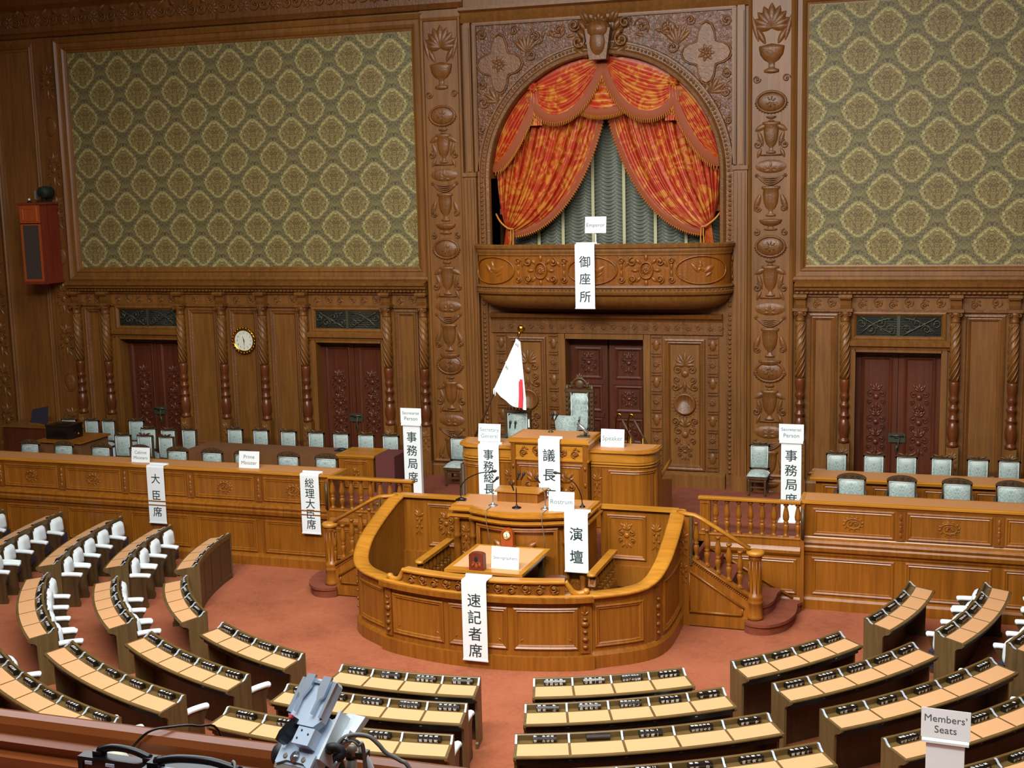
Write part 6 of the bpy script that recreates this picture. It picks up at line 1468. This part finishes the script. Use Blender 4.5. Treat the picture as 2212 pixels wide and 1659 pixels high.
for (b, row), (n, only) in SEATS.items():
    r0, r1, a0, a1, _ = DESK[(b, row)]
    for k in range(n):
        if only and not (('L' in only and k == 0) or ('R' in only and k == n - 1)): continue
        t = (k + .5) / n; a = a0 + (a1 - a0) * t; r = r0 + (r1 - r0) * t - .437; x, y, _z = pol(r, a)
        lab = 'white folding seat on the %s desk front, %s along, %s' % (['', 'second', 'third', 'fourth', 'fifth'][row - 1], ORD[k], BLK[b])
        # local -y must point to the rostrum (inward)
        put_seat(2 if k == n - 1 else 1, x, y, math.radians(a) + PI, lab)

# ------------------------------------------------------------------ gallery parapet and the equipment on it
mb = MB(); mb.sweep([(-4.0, -22.92), (16.0, -22.92)], [(.10, 4.6), (.10, 5.74), (.16, 5.76), (.16, 5.80), (.12, 5.80), (.13, 5.83), (.105, 5.84), (.10, 5.865), (.088, 5.882), (.065, 5.889), (.04, 5.88), (.0, 5.84), (-.02, 5.78), (-.02, 4.6)])
struct('wall_gallery_parapet', mb, 'pew')
mb = MB(); mb.box(-4, 16, -23.40, -23.02, 5.66, 5.757); struct('floor_gallery_shelf', mb, 'carpet')
mb = MB(); mb.box(-4, 16, -34, -22.98, 4.4, 4.6); struct('floor_gallery', mb, 'carpet2')
mb = MB(); mb.box(-4, 16, -23.34, -23.28, 4.6, 5.66); struct('wall_gallery_desk', mb, 'pew')

o = thing('equipment_case', 'small brown-faced case with black handle standing on the gallery shelf, left of the tripod', 'case', (4.83, -23.2, 5.757))
mb = MB(); mb.box(4.72, 4.95, -23.24, -23.205, 5.757, 5.915); mb.build('case_body', 'red', o)
mb = MB(onto(-23.24)); mb.frame(4.712, 4.958, 5.757, 5.922, [(0, -.03), (0, .004), (.014, .004), (.014, 0)]); mb.build('black_rim', 'black', o)
mb = MB(); mb.box(4.75, 4.775, -23.235, -23.21, 5.918, 5.935); mb.box(4.895, 4.925, -23.235, -23.21, 5.918, 5.935); mb.tube(smooth([(4.76, -23.222, 5.932), (4.80, -23.222, 5.945), (4.86, -23.222, 5.944), (4.91, -23.222, 5.93)], 4), .010, 6); mb.build('handle', 'black', o)
for a, b in ((4.735, 4.755), (4.795, 4.82)): mb = MB(); mb.box(a, b, -23.247, -23.2445, 5.905, 5.913); mb.build('latch', 'silverp', o)
o = thing('tape_roll', 'roll of cream and green tape behind the small case', 'tape', (4.70, -23.12, 5.757))
mb = MB(); mb.lathe((4.715, -23.12, 5.83), [(.0, -.02), (.055, -.02), (.055, .02), (0, .02)], 20, axis='y'); mb.build('roll', 'cream', o)
mb = MB(); mb.lathe((4.715, -23.145, 5.83), [(.0, -.004), (.03, -.004), (.03, .003), (0, .003)], 16, axis='y'); mb.build('label_disc', 'green', o)
o = thing('equipment_case', 'long black case with handle lying on the gallery shelf beside the tripod head', 'case', (5.08, -23.3, 5.757))
mb = MB(); mb.prism([(4.93, -23.36), (5.25, -23.36), (5.25, -23.22), (4.93, -23.22)], 5.757, 5.925); mb.prism([(4.94, -23.35), (5.24, -23.35), (5.24, -23.23), (4.94, -23.23)], 5.925, 5.945); mb.build('case_body', 'black', o)
mb = MB(); mb.box(4.96, 5.22, -23.30, -23.29, 5.945, 5.950); mb.box(4.97, 5.21, -23.362, -23.3605, 5.90, 5.912); mb.build('trim_strip', 'silverp', o)
mb = MB(); mb.box(4.96, 4.99, -23.31, -23.28, 5.945, 5.965); mb.box(5.19, 5.22, -23.31, -23.28, 5.945, 5.968); mb.tube(smooth([(4.975, -23.295, 5.963), (5.04, -23.295, 5.978), (5.13, -23.295, 5.982), (5.205, -23.295, 5.968)], 4), .011, 6); mb.build('handle', 'black', o)

# video tripod head with its empty camera plate
rv, uv, bv = (Vector(v) for v in ((0.948, 0.318, -0.023), (-0.026, 0.150, 0.988), (0.318, -0.936, 0.151)))
Lv = (rv * .36 + uv * .80 - bv * .48).normalized(); Wv = (rv * .80 + bv * .60).normalized(); Nv = Wv.cross(Lv).normalized()
O_ = Vector((5.465, -23.43, 6.160))
HF = lambda a, b, c: tuple(O_ + Wv * a + Lv * b + Nv * c)
tp = thing('video_tripod', 'silver video tripod head with empty camera plate standing in the gallery', 'tripod', (5.47, -23.43, 4.6))
mb = MB(HF); mb.prism([(-.055, -.085), (.050, -.085), (.055, -.06), (.055, .02), (.04, .03), (-.04, .03), (-.058, -.03)], -.035, .0); mb.prism([(-.045, -.09), (-.02, -.078), (.03, -.078), (.055, -.09), (.055, -.055), (-.048, -.055)], .0, .006); mb.build('head_body', 'silverp', tp)
mb = MB(HF); mb.prism([(-.05, -.098), (.052, -.098), (.056, -.086), (-.054, -.086)], -.05, .0); mb.ell((.0, -.092, -.02), (.045, .012, .02), 12, 6); mb.build('front_cap', 'taupe', tp)
mb = MB(HF); P = [(-.05, .012), (-.03, -.006), (.035, -.006), (.05, .010), (.05, .094), (.044, .100), (-.044, .100), (-.05, .094)]; mb.prism(P, .012, .030); mb.build('sliding_plate', 'silverp', tp)
mb = MB(HF); 
for a in (-.047, .047): mb.box(a - .004, a + .004, .015, .096, .03, .037)
mb.box(-.018, .018, .088, .094, .03, .036); mb.build('plate_rail', 'silver', tp)
for s in (-1, 1):
    mb = MB(HF); mb.prism([(s * .012, .104), (s * .036, .104), (s * .038, .06), (s * .030, .052), (s * .028, .018), (s * .022, .018), (s * .022, .05), (s * .012, .075)], .036, .042); mb.build('clamp_jaw', 'silver', tp)
mb = MB(HF); mb.box(-.006, .042, -.046, -.008, .0, .028); mb.build('lock_block', 'silverp', tp)
for a, b in ((.008, -.016), (.030, -.022), (.004, -.034)): mb = MB(HF); mb.lathe((a, b, .028), [(.0, .0005), (.0025, .0005), (.0025, .001), (0, .001)], 8); mb.build('screw_hole', 'black', tp)
mb = MB(HF); mb.prism([(-.012, .004), (-.022, .006), (-.034, -.008), (-.046, -.03), (-.046, -.05), (-.036, -.046), (-.028, -.03), (-.014, -.014)], .006, .036); mb.build('lock_lever', 'black', tp)
mb = MB(HF); mb.box(-.035, -.026, .0, .008, .03, .04); mb.build('red_button', 'redp', tp)
mb = MB(HF); mb.lathe((.002, -.068, .006), [(.012, 0), (.012, .003), (.005, .004), (.005, .006), (0, .006)], 14); mb.build('centre_screw', 'steel', tp)
for a in (-.026, .028): mb = MB(HF); mb.lathe((a, -.07, .006), [(.006, 0), (.006, .0015), (.003, .001), (0, .001)], 12); mb.build('screw', 'taupe', tp)
mb = MB(HF); mb.prism([(-.03, -.03), (.062, -.03), (.09, .02), (.10, .06), (.05, .06), (-.02, .02)], -.05, -.036); mb.prism([(.055, -.06), (.062, -.06), (.062, .05), (.055, .05)], -.05, .0); mb.box(.075, .09, .0, .02, -.036, -.02); mb.build('side_flange', 'white', tp)
mb = MB(); q = Vector(HF(-.06, -.06, -.03)); mb.tube([q, q - Wv * .022], .026, 12); mb.build('tilt_knob', 'blackm', tp)
mb = MB(); mb.lathe((5.47, -23.41, 5.80), [(.06, 0), (.07, .05), (.06, .12), (.07, .2), (.05, .29), (.03, .33)], 16); mb.build('fluid_drum', 'blackm', tp)
for k in range(3):
    a = 2 * PI * k / 3 + .5; mb = MB(); mb.tube([(5.47 + .05 * math.cos(a), -23.44 + .02 * math.sin(a), 5.80), (5.47 + .30 * math.cos(a), -23.62 + .16 * math.sin(a), 4.60)], .018, 8); mb.build('leg', 'blackm', tp)
mb = MB(); mb.tube([(5.522, -23.35, 6.094), (5.521, -23.354, 6.07)], .0125, 12); mb.tube([(5.521, -23.354, 6.066), (5.518, -23.37, 5.86)], .0125, 12); mb.build('handle_tube', 'taupe', tp)
mb = MB(); mb.tube([(5.521, -23.354, 6.071), (5.521, -23.354, 6.065)], .0128, 12); mb.build('tube_ring', 'black', tp)
mb = MB(); mb.tube([(5.558, -23.386, 6.122), (5.568, -23.388, 6.095), (5.582, -23.388, 6.066), (5.61, -23.39, 5.96)], .008, 10); mb.build('pan_rod', 'white', tp)
mb = MB(); mb.box(5.553, 5.577, -23.40, -23.376, 6.087, 6.102); mb.build('rod_clamp', 'bronze', tp)
mb = MB(); mb.tube(smooth([(5.525, -23.46, 6.13), (5.535, -23.477, 6.146), (5.548, -23.472, 6.144), (5.558, -23.47, 6.135), (5.554, -23.474, 6.124), (5.54, -23.46, 6.118)], 3), .010, 8); mb.build('strap', 'blackm', tp)
mb = MB(); mb.tube([(5.554, -23.474, 6.122), (5.545, -23.48, 6.103), (5.53, -23.48, 6.06)], .006, 8); mb.build('lever_rod', 'steel', tp)
def cable(name, label, pts, r, mat):
    o = thing(name, label, 'cable', pts[0]); mb = MB(); mb.tube(smooth(pts, 6), r, 7); mb.build('cable_run', mat, o)
cable('camera_cable', 'thick grey cable arching to the right of the tripod head', [(5.527, -23.449, 6.10), (5.535, -23.447, 6.132), (5.547, -23.44, 6.151), (5.568, -23.431, 6.158), (5.597, -23.422, 6.154), (5.618, -23.418, 6.137), (5.633, -23.415, 6.119), (5.662, -23.408, 6.102), (5.681, -23.405, 6.086), (5.72, -23.40, 6.0), (5.74, -23.39, 5.78)], .0048, 'greycable')
cable('camera_cable', 'thin grey cable looping over the taupe tube, the lower of two', [(5.528, -23.448, 6.10), (5.537, -23.446, 6.13), (5.549, -23.441, 6.142), (5.564, -23.435, 6.145), (5.577, -23.432, 6.135), (5.583, -23.42, 6.10), (5.585, -23.40, 5.78)], .0028, 'greycable')
cable('camera_cable', 'thin grey cable looping over the taupe tube, the upper of two', [(5.521, -23.431, 6.10), (5.527, -23.429, 6.125), (5.543, -23.422, 6.138), (5.557, -23.417, 6.14), (5.572, -23.413, 6.131), (5.577, -23.40, 6.09), (5.58, -23.385, 5.78)], .0028, 'greycable')
cable('parapet_cable', 'thin black cable draped over the gallery parapet at the left', [(4.60, -23.14, 5.762), (4.66, -23.10, 5.79), (4.71, -23.05, 5.84), (4.76, -23.015, 5.893), (4.81, -22.98, 5.899), (4.86, -22.94, 5.89), (4.89, -22.87, 5.83), (4.90, -22.85, 5.5)], .0035, 'black')
cable('case_cable', 'grey cable hanging over the handle of the long black case', [(5.17, -23.27, 5.962), (5.19, -23.30, 5.992), (5.205, -23.32, 5.982), (5.21, -23.37, 5.92), (5.205, -23.38, 5.80), (5.2, -23.38, 5.765)], .004, 'greycable')
cable('case_cable', 'blue-grey cable from the long black case towards the tripod', [(5.235, -23.28, 5.952), (5.26, -23.29, 5.965), (5.30, -23.30, 5.96), (5.35, -23.31, 5.93), (5.39, -23.32, 5.80), (5.40, -23.32, 5.765)], .004, 'greycable')
